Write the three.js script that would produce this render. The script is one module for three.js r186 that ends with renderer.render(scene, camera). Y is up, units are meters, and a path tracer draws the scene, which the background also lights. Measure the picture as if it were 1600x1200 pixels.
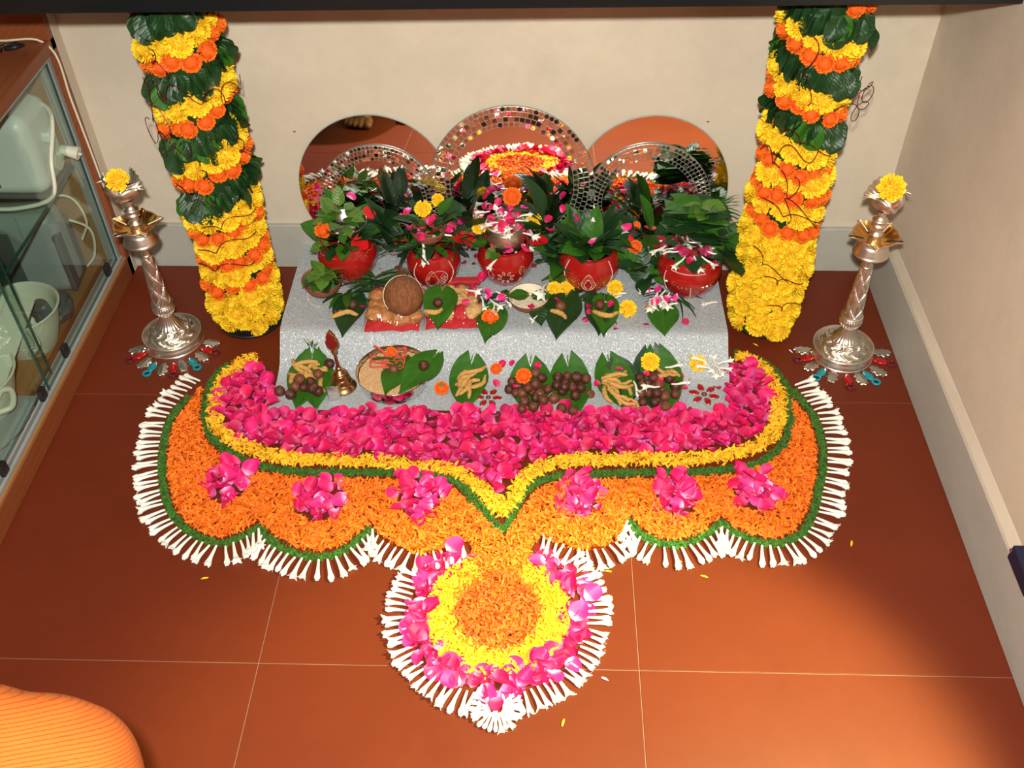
import * as THREE from 'three';
import { RoundedBoxGeometry } from 'three/addons/geometries/RoundedBoxGeometry.js';
import { MarchingCubes } from 'three/addons/objects/MarchingCubes.js';
import { mergeGeometries } from 'three/addons/utils/BufferGeometryUtils.js';
import { RectAreaLightUniformsLib } from 'three/addons/lights/RectAreaLightUniformsLib.js';

// ---------------------------------------------------------------- camera, light, exposure
const scene = new THREE.Scene();
scene.background = new THREE.Color(0x000000);
const camera = new THREE.PerspectiveCamera(42.37, 4 / 3, 0.05, 20);
camera.position.set(0.004, 1.4023, 1.8394);
camera.rotation.set(-0.7699, 0.0404, -0.0172, 'YXZ');
scene.add(camera);
const renderer = new THREE.WebGLRenderer({ antialias: true });
renderer.shadowMap.enabled = true;
renderer.toneMapping = THREE.LinearToneMapping;
renderer.toneMappingExposure = 1.0;
RectAreaLightUniformsLib.init();
// the camera's flash, just above the lens
const flash = new THREE.SpotLight(new THREE.Color(1, 0.99, 0.92), 14.9, 0, 0.85, 0.6, 2);
flash.position.set(-0.01, 1.53, 1.86); flash.target.position.set(-0.05, 0.0, 0.5);
flash.castShadow = true; flash.shadow.radius = 1.2; flash.shadow.mapSize.set(2048, 2048);
scene.add(flash, flash.target);
// warm lamp on the right wall, outside the frame
const lampLight = new THREE.SpotLight(new THREE.Color(0.86, 1, 0.44), 15, 0, 0.50, 0.28, 2);
lampLight.position.set(0.66, 1.06, 1.22); lampLight.target.position.set(0.15, 0, 1.25);
lampLight.castShadow = true; lampLight.shadow.radius = 2; scene.add(lampLight, lampLight.target);
// ceiling panel of the room behind the camera
const panelLight = new THREE.RectAreaLight(new THREE.Color(1, 0.88, 0.72), 3.0, 1.0, 0.5);
panelLight.position.set(-0.3, 2.575, 2.2); panelLight.lookAt(-0.3, 0, 2.2); scene.add(panelLight);

// ---------------------------------------------------------------- helpers
let seed = 20241;
const rnd = () => { seed = (seed + 0x6D2B79F5) | 0; let t = Math.imul(seed ^ (seed >>> 15), 1 | seed); t = (t + Math.imul(t ^ (t >>> 7), 61 | t)) ^ t; return ((t ^ (t >>> 14)) >>> 0) / 4294967296; };
const rr = (a, b) => a + (b - a) * rnd();
const V = (x, y, z) => new THREE.Vector3(x, y, z);
const { sin, cos, PI, abs, sqrt, pow, min, max, floor, hypot, atan2 } = Math;
const UP = V(0, 1, 0);
const hash3 = (x, y, z) => { let h = Math.imul(x, 374761393) + Math.imul(y, 668265263) + Math.imul(z, 2147483647 ^ 40503); h = Math.imul(h ^ (h >>> 13), 1274126177); return ((h ^ (h >>> 16)) >>> 0) / 4294967296; };
function noise(x, y, z = 0) {
  const xi = floor(x), yi = floor(y), zi = floor(z), s = (t) => t * t * (3 - 2 * t);
  const u = s(x - xi), v = s(y - yi), w = s(z - zi), L = (a, b, t) => a + (b - a) * t;
  const f = (i, j, k) => hash3(xi + i, yi + j, zi + k);
  return L(L(L(f(0, 0, 0), f(1, 0, 0), u), L(f(0, 1, 0), f(1, 1, 0), u), v), L(L(f(0, 0, 1), f(1, 0, 1), u), L(f(0, 1, 1), f(1, 1, 1), u), v), w);
}
const used = {};
function numbered(n) { const k = used[n] = (used[n] === undefined ? 0 : used[n] + 1); return k ? n + '_' + String(k).padStart(3, '0') : n; }
function tag(o, label, category, group) { o.userData = { label, category }; if (group) o.userData.group = group; return o; }
function mesh(name, geo, mat, parent) { const m = new THREE.Mesh(geo, mat); m.name = name; m.castShadow = m.receiveShadow = true; parent.add(m); return m; }
function thing(name, label, category, pos, group, turn = 0) {
  const o = new THREE.Group(); o.name = numbered(name); tag(o, label, category, group); o.position.set(...pos); o.rotation.y = turn; scene.add(o); return o;
}
function single(name, geo, mat, pos, label, category, group) {
  const m = mesh(numbered(name), geo, mat, scene); tag(m, label, category, group); m.position.set(...pos); return m;
}
function struct(name, geo, mat) { const m = mesh(numbered(name), geo, mat, scene); m.userData = { kind: 'structure' }; return m; }
function orient(o, n, spin = 0) { o.quaternion.setFromUnitVectors(UP, n.clone().normalize()).multiply(new THREE.Quaternion().setFromAxisAngle(UP, spin)); return o; }
function flip(g) { const a = g.index.array; for (let i = 0; i < a.length; i += 3) { const t = a[i]; a[i] = a[i + 1]; a[i + 1] = t; } g.computeVertexNormals(); return g; }
// surface over (u, v) in [0,1]^2; colour function optional
function surf(nu, nv, fn, col) {
  const p = [], uv = [], c = [], ix = [];
  for (let j = 0; j <= nv; j++) for (let i = 0; i <= nu; i++) { const u = i / nu, v = j / nv; p.push(...fn(u, v)); uv.push(u, v); if (col) c.push(...col(u, v)); }
  for (let j = 0; j < nv; j++) for (let i = 0; i < nu; i++) { const a = j * (nu + 1) + i, b = a + 1, d = a + nu + 1, e = d + 1; ix.push(a, d, b, b, d, e); }
  const g = new THREE.BufferGeometry();
  g.setAttribute('position', new THREE.Float32BufferAttribute(p, 3)); g.setAttribute('uv', new THREE.Float32BufferAttribute(uv, 2));
  if (col) g.setAttribute('color', new THREE.Float32BufferAttribute(c, 3));
  g.setIndex(ix); g.computeVertexNormals(); return g;
}
const lathe = (pts, n = 40) => new THREE.LatheGeometry(pts.map(([r, y]) => new THREE.Vector2(r, y)), n);
const smoothLathe = (pts, n = 40, m = 40) => new THREE.LatheGeometry(new THREE.SplineCurve(pts.map(([r, y]) => new THREE.Vector2(r, y))).getPoints(m), n);
function warp(g, f) { const p = g.attributes.position, v = V(0, 0, 0); for (let i = 0; i < p.count; i++) { v.fromBufferAttribute(p, i); f(v); p.setXYZ(i, v.x, v.y, v.z); } g.computeVertexNormals(); return g; }
const tube = (pts, r, n = 24, m = 7) => new THREE.TubeGeometry(new THREE.CatmullRomCurve3(pts.map((p) => V(...p))), n, r, m, false);
function taperTube(pts, rad, n = 16, m = 8, lump = 0) {
  const cv = new THREE.CatmullRomCurve3(pts.map((p) => V(...p))), fr = cv.computeFrenetFrames(n, false);
  return surf(m, n, (u, v) => { const i = Math.round(v * n), c = cv.getPoint(v), a = u * 2 * PI; let r = rad(v); if (lump) r *= 1 + lump * (noise(c.x * 300 + cos(a) * 2, c.y * 300 + sin(a) * 2, c.z * 300) - 0.5); return c.clone().addScaledVector(fr.normals[i], -cos(a) * r).addScaledVector(fr.binormals[i], sin(a) * r).toArray(); });
}
const box = (w, h, d, x = 0, y = 0, z = 0) => new THREE.BoxGeometry(w, h, d).translate(x, y, z);
const rbox = (w, h, d, r, x = 0, y = 0, z = 0) => new RoundedBoxGeometry(w, h, d, 3, r).translate(x, y, z);
const curve2 = (pts) => new THREE.CatmullRomCurve3(pts.map(([x, z]) => V(x, 0, z)), false, 'centripetal');
const bareGeo = (g) => { const q = g.index ? g.toNonIndexed() : g.clone(); for (const k of Object.keys(q.attributes)) if (!['position', 'normal', 'uv'].includes(k)) q.deleteAttribute(k); return q; };
const merge = (gs) => mergeGeometries(gs.map(bareGeo), false);
function inPoly(x, z, P) { let c = false; for (let i = 0, j = P.length - 1; i < P.length; j = i++) { const [a, b] = P[i], [d, e] = P[j]; if ((b > z) !== (e > z) && x < (d - a) * (z - b) / (e - b) + a) c = !c; } return c; }
function scatter(P, step, skip) {
  const xs = P.map((p) => p[0]), zs = P.map((p) => p[1]), out = [];
  for (let z = min(...zs); z < max(...zs); z += step) for (let x = min(...xs); x < max(...xs); x += step) { const a = x + rr(-0.6, 0.6) * step, b = z + rr(-0.6, 0.6) * step; if (inPoly(a, b, P) && !(skip && skip(a, b))) out.push([a, b]); }
  return out;
}
// ---------------------------------------------------------------- textures and materials
function tex(n, fn, opt = {}) {
  const d = new Uint8Array(n * n * 4);
  for (let j = 0; j < n; j++) for (let i = 0; i < n; i++) { const c = fn(i / n, j / n, i, j), k = (j * n + i) * 4; d[k] = max(0, min(255, c[0])); d[k + 1] = max(0, min(255, c[1])); d[k + 2] = max(0, min(255, c[2])); d[k + 3] = 255; }
  const t = new THREE.DataTexture(d, n, n); t.wrapS = t.wrapT = THREE.RepeatWrapping; t.magFilter = THREE.LinearFilter; t.minFilter = THREE.LinearMipmapLinearFilter; t.generateMipmaps = true;
  if (!opt.data) t.colorSpace = THREE.SRGBColorSpace; if (opt.repeat) t.repeat.set(...opt.repeat); t.needsUpdate = true; return t;
}
const tn = (x, y, p, k = 0) => { const f = (a, b) => noise(a, b, k); const u = x * p, v = y * p, s = x, t = y; return f(u, v) * (1 - s) * (1 - t) + f(u - p, v) * s * (1 - t) + f(u, v - p) * (1 - s) * t + f(u - p, v - p) * s * t; }; // tiles
const S = (color, roughness = 0.6, extra = {}) => new THREE.MeshPhysicalMaterial({ color: new THREE.Color(...(Array.isArray(color) ? color : [1, 1, 1])), roughness, side: THREE.DoubleSide, ...(Array.isArray(color) ? {} : { color }), ...extra });
const lin = (r, g, b) => [r, g, b];
const grainTex = tex(256, (x, y) => { const n = 0.5 * tn(x, y, 8) + 0.3 * tn(x, y, 32, 1) + 0.2 * tn(x, y, 96, 2), v = 226 + 26 * n; return [v, v, v]; });
const bumpTex = tex(256, (x, y) => { const n = 255 * (0.5 * tn(x, y, 16, 3) + 0.5 * tn(x, y, 64, 4)); return [n, n, n]; }, { data: true });
const woodTex = tex(512, (x, y) => { const n = tn(x, y, 4, 5), g = tn(x * 1, y, 6, 6), s = sin((x * 26 + 3 * n) * 2 * PI) * 0.5 + 0.5, f = noise(x * 220, y * 9, 7), v = 205 + 26 * (0.35 * s + 0.65 * f) + 18 * (g - 0.5); return [v, v * 0.97, v * 0.93]; });
const glitterTex = tex(1024, (x, y, i, j) => { const h = hash3(i >> 2, j >> 2, 9), k = hash3(floor(i / 5), floor(j / 5), 17); let v = 200 + 16 * h; if (k > 0.94) v = 255; else if (k < 0.06) v = 182; return [v, v + 2, v + 2]; }, { repeat: [4, 4] });
const glitterRough = tex(1024, (x, y, i, j) => { const k = hash3(floor(i / 5), floor(j / 5), 17), v = k > 0.94 ? 70 : 165; return [v, v, k > 0.94 ? 150 : 30]; }, { data: true, repeat: [4, 4] });
const glitterNorm = tex(1024, (x, y, i, j) => [128 + 90 * (hash3(floor(i / 5), floor(j / 5), 31) - 0.5), 128 + 90 * (hash3(floor(i / 5), floor(j / 5), 37) - 0.5), 235], { data: true, repeat: [4, 4] });
const leafTex = tex(256, (x, y) => { const a = abs(x - 0.5) * 2, vein = abs(((y * 6 - a * 1.5) % 1 + 1) % 1 - 0.5) < 0.035 && a > 0.05 ? 1 : 0, mid = a < 0.03 ? 1 : 0, n = 0.6 * tn(x, y, 8, 8) + 0.4 * tn(x, y, 40, 9), v = 190 + 50 * n + 26 * vein + 40 * mid; return [v, min(255, v + 8 * mid), v]; });
const leafBump = tex(256, (x, y) => { const a = abs(x - 0.5) * 2, w = abs(((y * 6 - a * 1.5) % 1 + 1) % 1 - 0.5), v = 255 * min(1, w * 3) * (a < 0.03 ? 0.2 : 1); return [v, v, v]; }, { data: true });
const coirTex = tex(512, (x, y) => { const f = noise(x * 160, y * 14, 3) * 0.6 + noise(x * 60, y * 30, 4) * 0.4, v = 150 + 95 * f; return [v, v * 0.96, v * 0.9]; });
const stripeTex = tex(512, (x, y) => { const w = 0.012 * (noise(x * 9, y * 9, 2) - 0.5), s = ((y + w + 0.012 * sin(x * 6.2832 * 2)) * 40) % 1, d = s < 0.24 ? 0.55 : 1, f = 0.92 + 0.08 * noise(x * 256, y * 256, 5); return [255 * f, (118 + 40 * d) * f * (d < 1 ? 0.8 : 1), (16 + 34 * d) * f * (d < 1 ? 0.7 : 1)]; });
const M = {
  wall: S(lin(0.74, 0.635, 0.49), 0.85, { map: grainTex, bumpMap: bumpTex, bumpScale: 0.0004 }),
  ceiling: S(lin(0.75, 0.72, 0.66), 0.9),
  skirt: S(lin(0.52, 0.50, 0.43), 0.6, { map: grainTex }),
  tile: [0, 1, 2].map((k) => S(lin(0.163 + 0.004 * k, 0.0255 + 0.0006 * k, 0.0085), 0.42, { specularIntensity: 0.55, map: grainTex, bumpMap: bumpTex, bumpScale: 0.0001 })),
  joint: S(lin(0.27, 0.12, 0.08), 0.8),
  granite: S(lin(0.008, 0.010, 0.011), 0.22, { bumpMap: bumpTex, bumpScale: 0.0002 }),
  wood: S(lin(0.36, 0.105, 0.035), 0.4, { map: woodTex }),
  wood2: S(lin(0.50, 0.25, 0.095), 0.5, { map: woodTex }),
  glitter: S(lin(0.70, 0.735, 0.765), 0.6, { map: glitterTex, roughnessMap: glitterRough, metalnessMap: glitterRough, metalness: 0.5, normalMap: glitterNorm, normalScale: new THREE.Vector2(0.9, 0.9) }),
  mirror: S(lin(0.90, 0.90, 0.89), 0.015, { metalness: 1 }),
  mirrorEdge: S(lin(0.30, 0.34, 0.31), 0.25),
  grout: S(lin(0.50, 0.48, 0.44), 0.35, { metalness: 0.8 }),
  silver: S(lin(0.88, 0.82, 0.72), 0.34, { metalness: 1 }),
  silverDark: S(lin(0.68, 0.60, 0.48), 0.36, { metalness: 1 }),
  gold: S(lin(0.92, 0.50, 0.14), 0.25, { metalness: 1 }),
  brass: S(lin(0.60, 0.36, 0.16), 0.28, { metalness: 1 }),
  steel: S(lin(0.72, 0.70, 0.67), 0.18, { metalness: 1 }),
  redPot: S(lin(0.38, 0.008, 0.007), 0.22, { clearcoat: 0.7, clearcoatRoughness: 0.12 }),
  clay: S(lin(0.30, 0.10, 0.05), 0.7, { bumpMap: bumpTex, bumpScale: 0.0005 }),
  yellow: S(lin(1.0, 0.66, 0.014), 0.75, { vertexColors: true }),
  orange: S(lin(0.93, 0.20, 0.004), 0.75, { vertexColors: true }),
  shredY: S(lin(0.95, 0.56, 0.012), 0.7),
  shredO: S(lin(0.93, 0.205, 0.003), 0.7),
  shredDeep: S(lin(0.86, 0.145, 0.003), 0.7),
  crumb: S(lin(0.05, 0.16, 0.012), 0.85),
  rose: [lin(0.78, 0.008, 0.14), lin(0.66, 0.005, 0.09), lin(0.84, 0.022, 0.22), lin(0.50, 0.003, 0.065)].map((c) => S(c, 0.62, { vertexColors: true })),
  redPetal: S(lin(0.72, 0.010, 0.014), 0.45, { vertexColors: true }),
  darkPetal: S(lin(0.32, 0.005, 0.022), 0.5, { vertexColors: true }),
  tuberose: S(lin(0.88, 0.86, 0.76), 0.6),
  leafDark: S(lin(0.018, 0.070, 0.016), 0.44, { map: leafTex, bumpMap: leafBump, bumpScale: 0.0003 }),
  leafMid: S(lin(0.048, 0.18, 0.013), 0.5, { specularIntensity: 0.5, map: leafTex, bumpMap: leafBump, bumpScale: 0.00032 }),
  leafLight: S(lin(0.13, 0.27, 0.03), 0.42, { map: leafTex, bumpMap: leafBump, bumpScale: 0.0005 }),
  stemGreen: S(lin(0.16, 0.28, 0.05), 0.6),
  nut: [lin(0.22, 0.066, 0.038), lin(0.13, 0.036, 0.024), lin(0.32, 0.115, 0.055)].map((c) => S(c, 0.45, { bumpMap: bumpTex, bumpScale: 0.001, map: coirTex })),
  root: S(lin(0.62, 0.34, 0.09), 0.8, { bumpMap: bumpTex, bumpScale: 0.001 }),
  coir: S(lin(0.40, 0.15, 0.055), 0.85, { map: coirTex, bumpMap: coirTex, bumpScale: 0.0015 }),
  cream: S(lin(0.78, 0.70, 0.52), 0.7),
  film: S(lin(1, 1, 1), 0.1, { transmission: 1, thickness: 0, ior: 1.45, specularIntensity: 1 }),
  glass: S(lin(0.90, 0.97, 0.94), 0.02, { transmission: 1, thickness: 0, ior: 1.5 }),
  glassEdge: S(lin(0.02, 0.07, 0.055), 0.15),
  redCloth: S(lin(0.55, 0.02, 0.025), 0.8, { bumpMap: bumpTex, bumpScale: 0.0006 }),
  food: S(lin(0.50, 0.20, 0.06), 0.6, { bumpMap: bumpTex, bumpScale: 0.001 }),
  foodPale: S(lin(0.62, 0.36, 0.13), 0.6, { bumpMap: bumpTex, bumpScale: 0.001 }),
  grain: S(lin(0.62, 0.40, 0.19), 0.75),
  thread: S(lin(0.80, 0.09, 0.07), 0.8),
  gemRed: S(lin(0.55, 0.006, 0.012), 0.08, { clearcoat: 1, metalness: 0.35 }),
  gemTeal: S(lin(0.01, 0.36, 0.42), 0.08, { clearcoat: 1, metalness: 0.35 }),
  gemWine: S(lin(0.16, 0.008, 0.016), 0.1, { clearcoat: 1, metalness: 0.3 }),
  pearl: S(lin(0.80, 0.74, 0.62), 0.2, { clearcoat: 0.6, metalness: 0.3 }),
  foil: S(lin(0.72, 0.70, 0.66), 0.25, { metalness: 1, bumpMap: bumpTex, bumpScale: 0.0015 }),
  ribbon: S(lin(0.16, 0.01, 0.03), 0.2, { metalness: 0.7 }),
  black: S(lin(0.012, 0.012, 0.013), 0.4),
  navy: S(lin(0.008, 0.010, 0.035), 0.55),
  white: S(lin(0.72, 0.72, 0.68), 0.35),
  grey: S(lin(0.30, 0.32, 0.31), 0.3),
  greyDark: S(lin(0.09, 0.10, 0.10), 0.35),
  bowlCream: S(lin(0.68, 0.66, 0.52), 0.3),
  cloth: S(lin(0.66, 0.50, 0.50), 0.85, { map: stripeTex, sheen: 0.25 }),
  skin: S(lin(0.26, 0.105, 0.052), 0.55, { bumpMap: bumpTex, bumpScale: 0.0006 }),
  hair: S(lin(0.012, 0.009, 0.008), 0.5),
  lampGlow: new THREE.MeshStandardMaterial({ color: 0xffffff, emissive: new THREE.Color(1, 0.85, 0.6), emissiveIntensity: 3 }),
};
// ---------------------------------------------------------------- the setting
{
  const floorBase = struct('floor', box(3.0, 0.1, 3.9, -0.35, -0.0512, 1.75), M.joint);
  const xs = [-1.637, -1.037, -0.437, 0.163, 0.748], zs = [-0.01, 0.436, 1.034, 1.632, 2.23, 2.828, 3.426], g = 0.00065;
  for (let j = 0; j < zs.length - 1; j++) for (let i = 0; i < xs.length - 1; i++) {
    const w = xs[i + 1] - xs[i] - 2 * g, d = zs[j + 1] - zs[j] - 2 * g;
    const t = mesh('floor_tile', rbox(w, 0.012, d, 0.0008), M.tile[(i * 2 + j) % 3], floorBase);
    const uv = t.geometry.attributes.uv, p = t.geometry.attributes.position; for (let k = 0; k < uv.count; k++) uv.setXY(k, p.getX(k) * 1.7 + i, p.getZ(k) * 1.7 + j);
    t.position.set((xs[i] + xs[i + 1]) / 2, -0.006, (zs[j] + zs[j + 1]) / 2);
  }
  const wuv = (geo, s = 1.5) => { const p = geo.attributes.position, n = geo.attributes.normal, uv = geo.attributes.uv; for (let k = 0; k < uv.count; k++) { const a = abs(n.getX(k)) > 0.5 ? p.getZ(k) : p.getX(k), b = abs(n.getY(k)) > 0.5 ? p.getZ(k) : p.getY(k); uv.setXY(k, a * s, b * s); } return geo; };
  struct('wall_back', wuv(box(2.6, 2.7, 0.1, -0.35, 1.35, -0.05)), M.wall);
  struct('wall_right', wuv(box(0.1, 2.7, 3.5, 0.798, 1.35, 1.68)), M.wall);
  struct('wall_left', wuv(box(0.1, 2.7, 3.5, -1.5, 1.35, 1.68)), M.wall);
  struct('wall_left_pier', wuv(box(0.52, 2.7, 0.03, -1.2, 1.35, 0.0152)), M.wall);
  struct('wall_front', wuv(box(2.6, 2.7, 0.1, -0.35, 1.35, 3.47)), M.wall);
  struct('ceiling', box(2.6, 0.1, 3.7, -0.35, 2.65, 1.7), M.ceiling);
  struct('baseboard_back', wuv(rbox(1.69, 0.116, 0.012, 0.002, -0.098, 0.058, 0.006), 3), M.skirt);
  struct('baseboard_right', wuv(rbox(0.010, 0.126, 3.4, 0.002, 0.7435, 0.063, 1.70), 3), M.skirt);
  const sh = new THREE.Shape(); sh.moveTo(0, 0); sh.lineTo(-0.0095, 0.001); sh.lineTo(-0.0085, 0.006); sh.lineTo(-0.001, 0.024); sh.lineTo(0, 0.026);
  const led = new THREE.ExtrudeGeometry(sh, { depth: 3.4, bevelEnabled: false, steps: 24 }); warp(led, (v) => { if (v.x < -0.004) v.x += 0.003 * (noise(v.z * 14, 1) - 0.5); });
  struct('trim_1', led.translate(0.748, 0.126, 0.0), M.wall);
  // small chips in the plaster
  for (const p of [[-0.459, 0.321, 0], [-0.516, 0.346, 0], [0.34, 0.372, 0]]) single('plaster_chip', warp(new THREE.IcosahedronGeometry(0.003, 1), (v) => { v.z *= 0.3; v.y *= 0.6; }), M.greyDark, [p[0], p[1], 0.0008], 'small dark chip in the cream paint of the back wall', 'paint chip', 'paint chips on the back wall');
}
{ // black stone slab across the niche
  const s = new THREE.Shape(); s.moveTo(-0.95, 0); s.lineTo(0.748, 0); s.lineTo(0.748, -0.294); s.lineTo(-0.048, -0.311); s.lineTo(-0.95, -0.334);
  const t = thing('granite_slab', 'polished black stone slab spanning the niche above both flower columns', 'slab', [0, 0, 0]);
  const g = new THREE.ExtrudeGeometry(s, { depth: 0.036, bevelEnabled: true, bevelSize: 0.002, bevelThickness: 0.002, bevelSegments: 2 }); g.rotateX(-PI / 2); g.scale(1, 1, 1);
  mesh('slab_top', g.translate(0, 0.744, 0), M.granite, t);
}
{ // lamps that light the room, outside the frame
  const t = thing('wall_lamp', 'small round wall spotlight on the cream right wall', 'lamp', [0.66, 1.06, 1.22]);
  const ax = V(-0.5, -1.06, 0.04).normalize();
  const hd = new THREE.Group(); hd.name = 'lamp_head'; t.add(hd); orient(hd, ax);
  mesh('lamp_shade', lathe([[0.0, -0.09], [0.025, -0.085], [0.04, -0.06], [0.045, -0.008]], 24), M.steel, hd);
  mesh('bulb', new THREE.CylinderGeometry(0.036, 0.036, 0.004, 24).translate(0, -0.016, 0), M.lampGlow, hd);
  mesh('arm', tube([[0, 0.08, 0], [0.03, 0.1, 0], [0.084, 0.1, 0]], 0.008), M.steel, t);
  const c = thing('ceiling_light', 'flat white panel light on the ceiling behind the viewpoint', 'lamp', [-0.3, 2.6, 2.2]);
  mesh('frame', rbox(1.06, 0.02, 0.56, 0.004, 0, -0.01, 0), M.white, c);
  mesh('diffuser', box(1.0, 0.003, 0.5, 0, -0.0215, 0), M.lampGlow, c);
}
// ---------------------------------------------------------------- flowers, petals, leaves
// many-petalled flower head: centre at the origin, face to +Y, radius 1
function bloomGeo(n, o) {
  const gs = { p: [], c: [], ix: [] }, ga = PI * (3 - sqrt(5));
  for (let i = 0; i < n; i++) {
    const f = (i + 0.5) / n, th = o.spread * pow(f, 0.62), ph = i * ga + rr(-0.25, 0.25);
    const d = V(sin(th) * cos(ph), cos(th), sin(th) * sin(ph)), side = V(-sin(ph), 0, cos(ph)), nrm = side.clone().cross(d).normalize();
    const len = o.len * (0.55 + 0.45 * f) * rr(0.85, 1.12), w = o.w * (0.6 + 0.4 * f) * rr(0.8, 1.2), root = d.clone().multiplyScalar(o.root).setY(d.y * o.root * o.flat + o.lift);
    const dir = d.clone().multiplyScalar(1).add(V(0, o.up * (1 - f) - o.droop * f, 0)).normalize(), cup = rr(0.1, 0.45) * w, tw = rr(-0.35, 0.35);
    const sd = side.clone().multiplyScalar(cos(tw)).addScaledVector(nrm, sin(tw)), b = gs.p.length / 3;
    const rows = [[0, 0.45, 0], [0.55, 1, -1], [0.9, 0.9, 0.2], [1.0, 0.45, 0.9]];
    rows.forEach(([t, ww, k], r) => { for (let s = -1; s <= 1; s += 1) {
      const q = root.clone().addScaledVector(dir, len * t + (r === 3 && s === 0 ? len * 0.06 : 0)).addScaledVector(sd, s * w * 0.5 * ww).addScaledVector(nrm, (s ? cup : 0) * (t > 0 ? 1 : 0) + o.curl * t * t * len * k);
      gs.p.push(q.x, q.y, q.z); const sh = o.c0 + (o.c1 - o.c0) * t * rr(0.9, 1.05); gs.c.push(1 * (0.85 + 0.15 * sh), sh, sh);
    } });
    for (let r = 0; r < 3; r++) for (let s = 0; s < 2; s++) { const a = b + r * 3 + s; gs.ix.push(a, a + 3, a + 1, a + 1, a + 3, a + 4); }
  }
  const g = new THREE.BufferGeometry(); g.setAttribute('position', new THREE.Float32BufferAttribute(gs.p, 3)); g.setAttribute('color', new THREE.Float32BufferAttribute(gs.c, 3));
  g.setAttribute('uv', new THREE.Float32BufferAttribute(new Float32Array(gs.p.length / 3 * 2), 2)); g.setIndex(gs.ix); g.computeVertexNormals(); return g;
}
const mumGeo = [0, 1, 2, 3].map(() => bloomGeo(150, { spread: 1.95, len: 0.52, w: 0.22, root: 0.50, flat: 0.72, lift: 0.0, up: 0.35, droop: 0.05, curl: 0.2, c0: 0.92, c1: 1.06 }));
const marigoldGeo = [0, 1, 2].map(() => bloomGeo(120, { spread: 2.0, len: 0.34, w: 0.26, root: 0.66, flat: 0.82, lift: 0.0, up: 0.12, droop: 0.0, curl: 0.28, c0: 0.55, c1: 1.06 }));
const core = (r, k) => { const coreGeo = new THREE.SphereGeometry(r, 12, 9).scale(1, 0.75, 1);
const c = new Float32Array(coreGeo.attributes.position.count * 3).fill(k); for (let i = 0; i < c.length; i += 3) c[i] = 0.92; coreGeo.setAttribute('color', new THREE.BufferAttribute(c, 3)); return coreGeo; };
const bloomFull = (gs, r, k) => gs.map((g) => mergeGeometries([g, core(r, k)].map((q) => { const k = q.toNonIndexed(); return k; }), false));
const MUM = bloomFull(mumGeo, 0.52, 0.82), MARI = bloomFull(marigoldGeo, 0.66, 0.55);
let bloomCount = 0;
function bloom(kind, p, r, n, label, group, spin) {
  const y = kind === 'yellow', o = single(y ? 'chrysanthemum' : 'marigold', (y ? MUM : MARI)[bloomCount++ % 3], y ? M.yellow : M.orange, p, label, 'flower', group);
  orient(o, n || V(0, 1, 0), spin === undefined ? rr(0, 6) : spin); o.scale.setScalar(r); return o;
}
// rose petal lying in XZ, base at the origin, tip to +Z, unit length
const petalVar = [0, 1, 2, 3].map((k) => {
  const cup = 0.32 + 0.12 * k, roll = 0.10 + 0.05 * (k % 3), sk = rr(-0.08, 0.08), rip = rr(0, 6);
  return surf(6, 6, (u, v) => {
    const x = (u - 0.5) * 2, w = 0.5 * pow(sin(PI * (0.06 + 0.80 * pow(v, 0.75))), 0.75) * (0.85 + 0.15 * v), X = x * w + sk * v;
    const notch = v > 0.8 ? -0.06 * (1 - abs(x)) * (v - 0.8) * 5 + 0.0 : 0;
    return [X, cup * (x * x * 0.6 * w * 2 + pow(v, 2.2) * 0.5) - roll * pow(max(0, v - 0.75) * 4, 2) * 0.5 + 0.03 * sin(x * 5 + rip) * v, v * (1 - 0.16 * x * x) + notch];
  }, (u, v) => { const t = min(1, max(0, (0.34 - v) / 0.34)), e = 0.92 + 0.16 * v; return [e + 0.12 * t, e + 22 * t, e + 2.6 * t]; });
});
const petalPlain = surf(5, 5, (u, v) => { const x = (u - 0.5) * 2, w = 0.42 * pow(sin(PI * (0.05 + 0.9 * pow(v, 0.85))), 0.8); return [x * w, 0.18 * x * x * w + 0.12 * v * v, v]; }, (u, v) => [0.9 + 0.2 * v, 0.9 + 0.2 * v, 0.9 + 0.2 * v]);
const pMat = (k) => M.rose[k === undefined ? [0, 0, 1, 1, 2, 3][floor(rnd() * 6)] : k];
function rosePetal(p, len, tilt, label, group, mat) {
  const o = single('rose_petal', petalVar[floor(rnd() * 4)], mat || pMat(), p, label, 'petal', group);
  orient(o, V(rr(-1, 1) * tilt, 1, rr(-1, 1) * tilt), rr(0, 2 * PI)); if (rnd() < 0.25) o.rotateZ(PI); o.scale.set(len * rr(0.8, 1.05), len * rr(0.7, 1.2), len); return o;
}
// tuberose bud: tube along +Z, calyx end at the origin, petals opening at the far end; length 1
function tuberoseGeo(open, bend) {
  const gs = [taperTube([[0, 0, 0], [bend * 0.2, 0.02, 0.3], [bend * 0.7, 0.02, 0.6], [bend, 0, 0.8]], (v) => 0.052 + 0.026 * sin(v * PI * 0.5) + 0.055 * pow(v, 3), 8, 8)];
  gs.push(new THREE.SphereGeometry(0.052, 8, 6));
  for (let i = 0; i < 5; i++) {
    const a = i / 5 * 2 * PI + rr(-0.2, 0.2), op = open * rr(0.7, 1.2);
    gs.push(surf(3, 4, (u, v) => { const x = (u - 0.5) * 2, w = 0.115 * sin(PI * (0.2 + 0.78 * v)) + 0.004, r = 0.105 + op * v * v * 0.32 - 0.07 * (1 - op) * v, rad = r - 0.02 * x * x; const ca = cos(a), sa = sin(a); return [bend + ca * rad - sa * x * w, sa * rad + ca * x * w, 0.76 + v * (0.26 - 0.06 * op)]; }));
  }
  return merge(gs);
}
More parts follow.
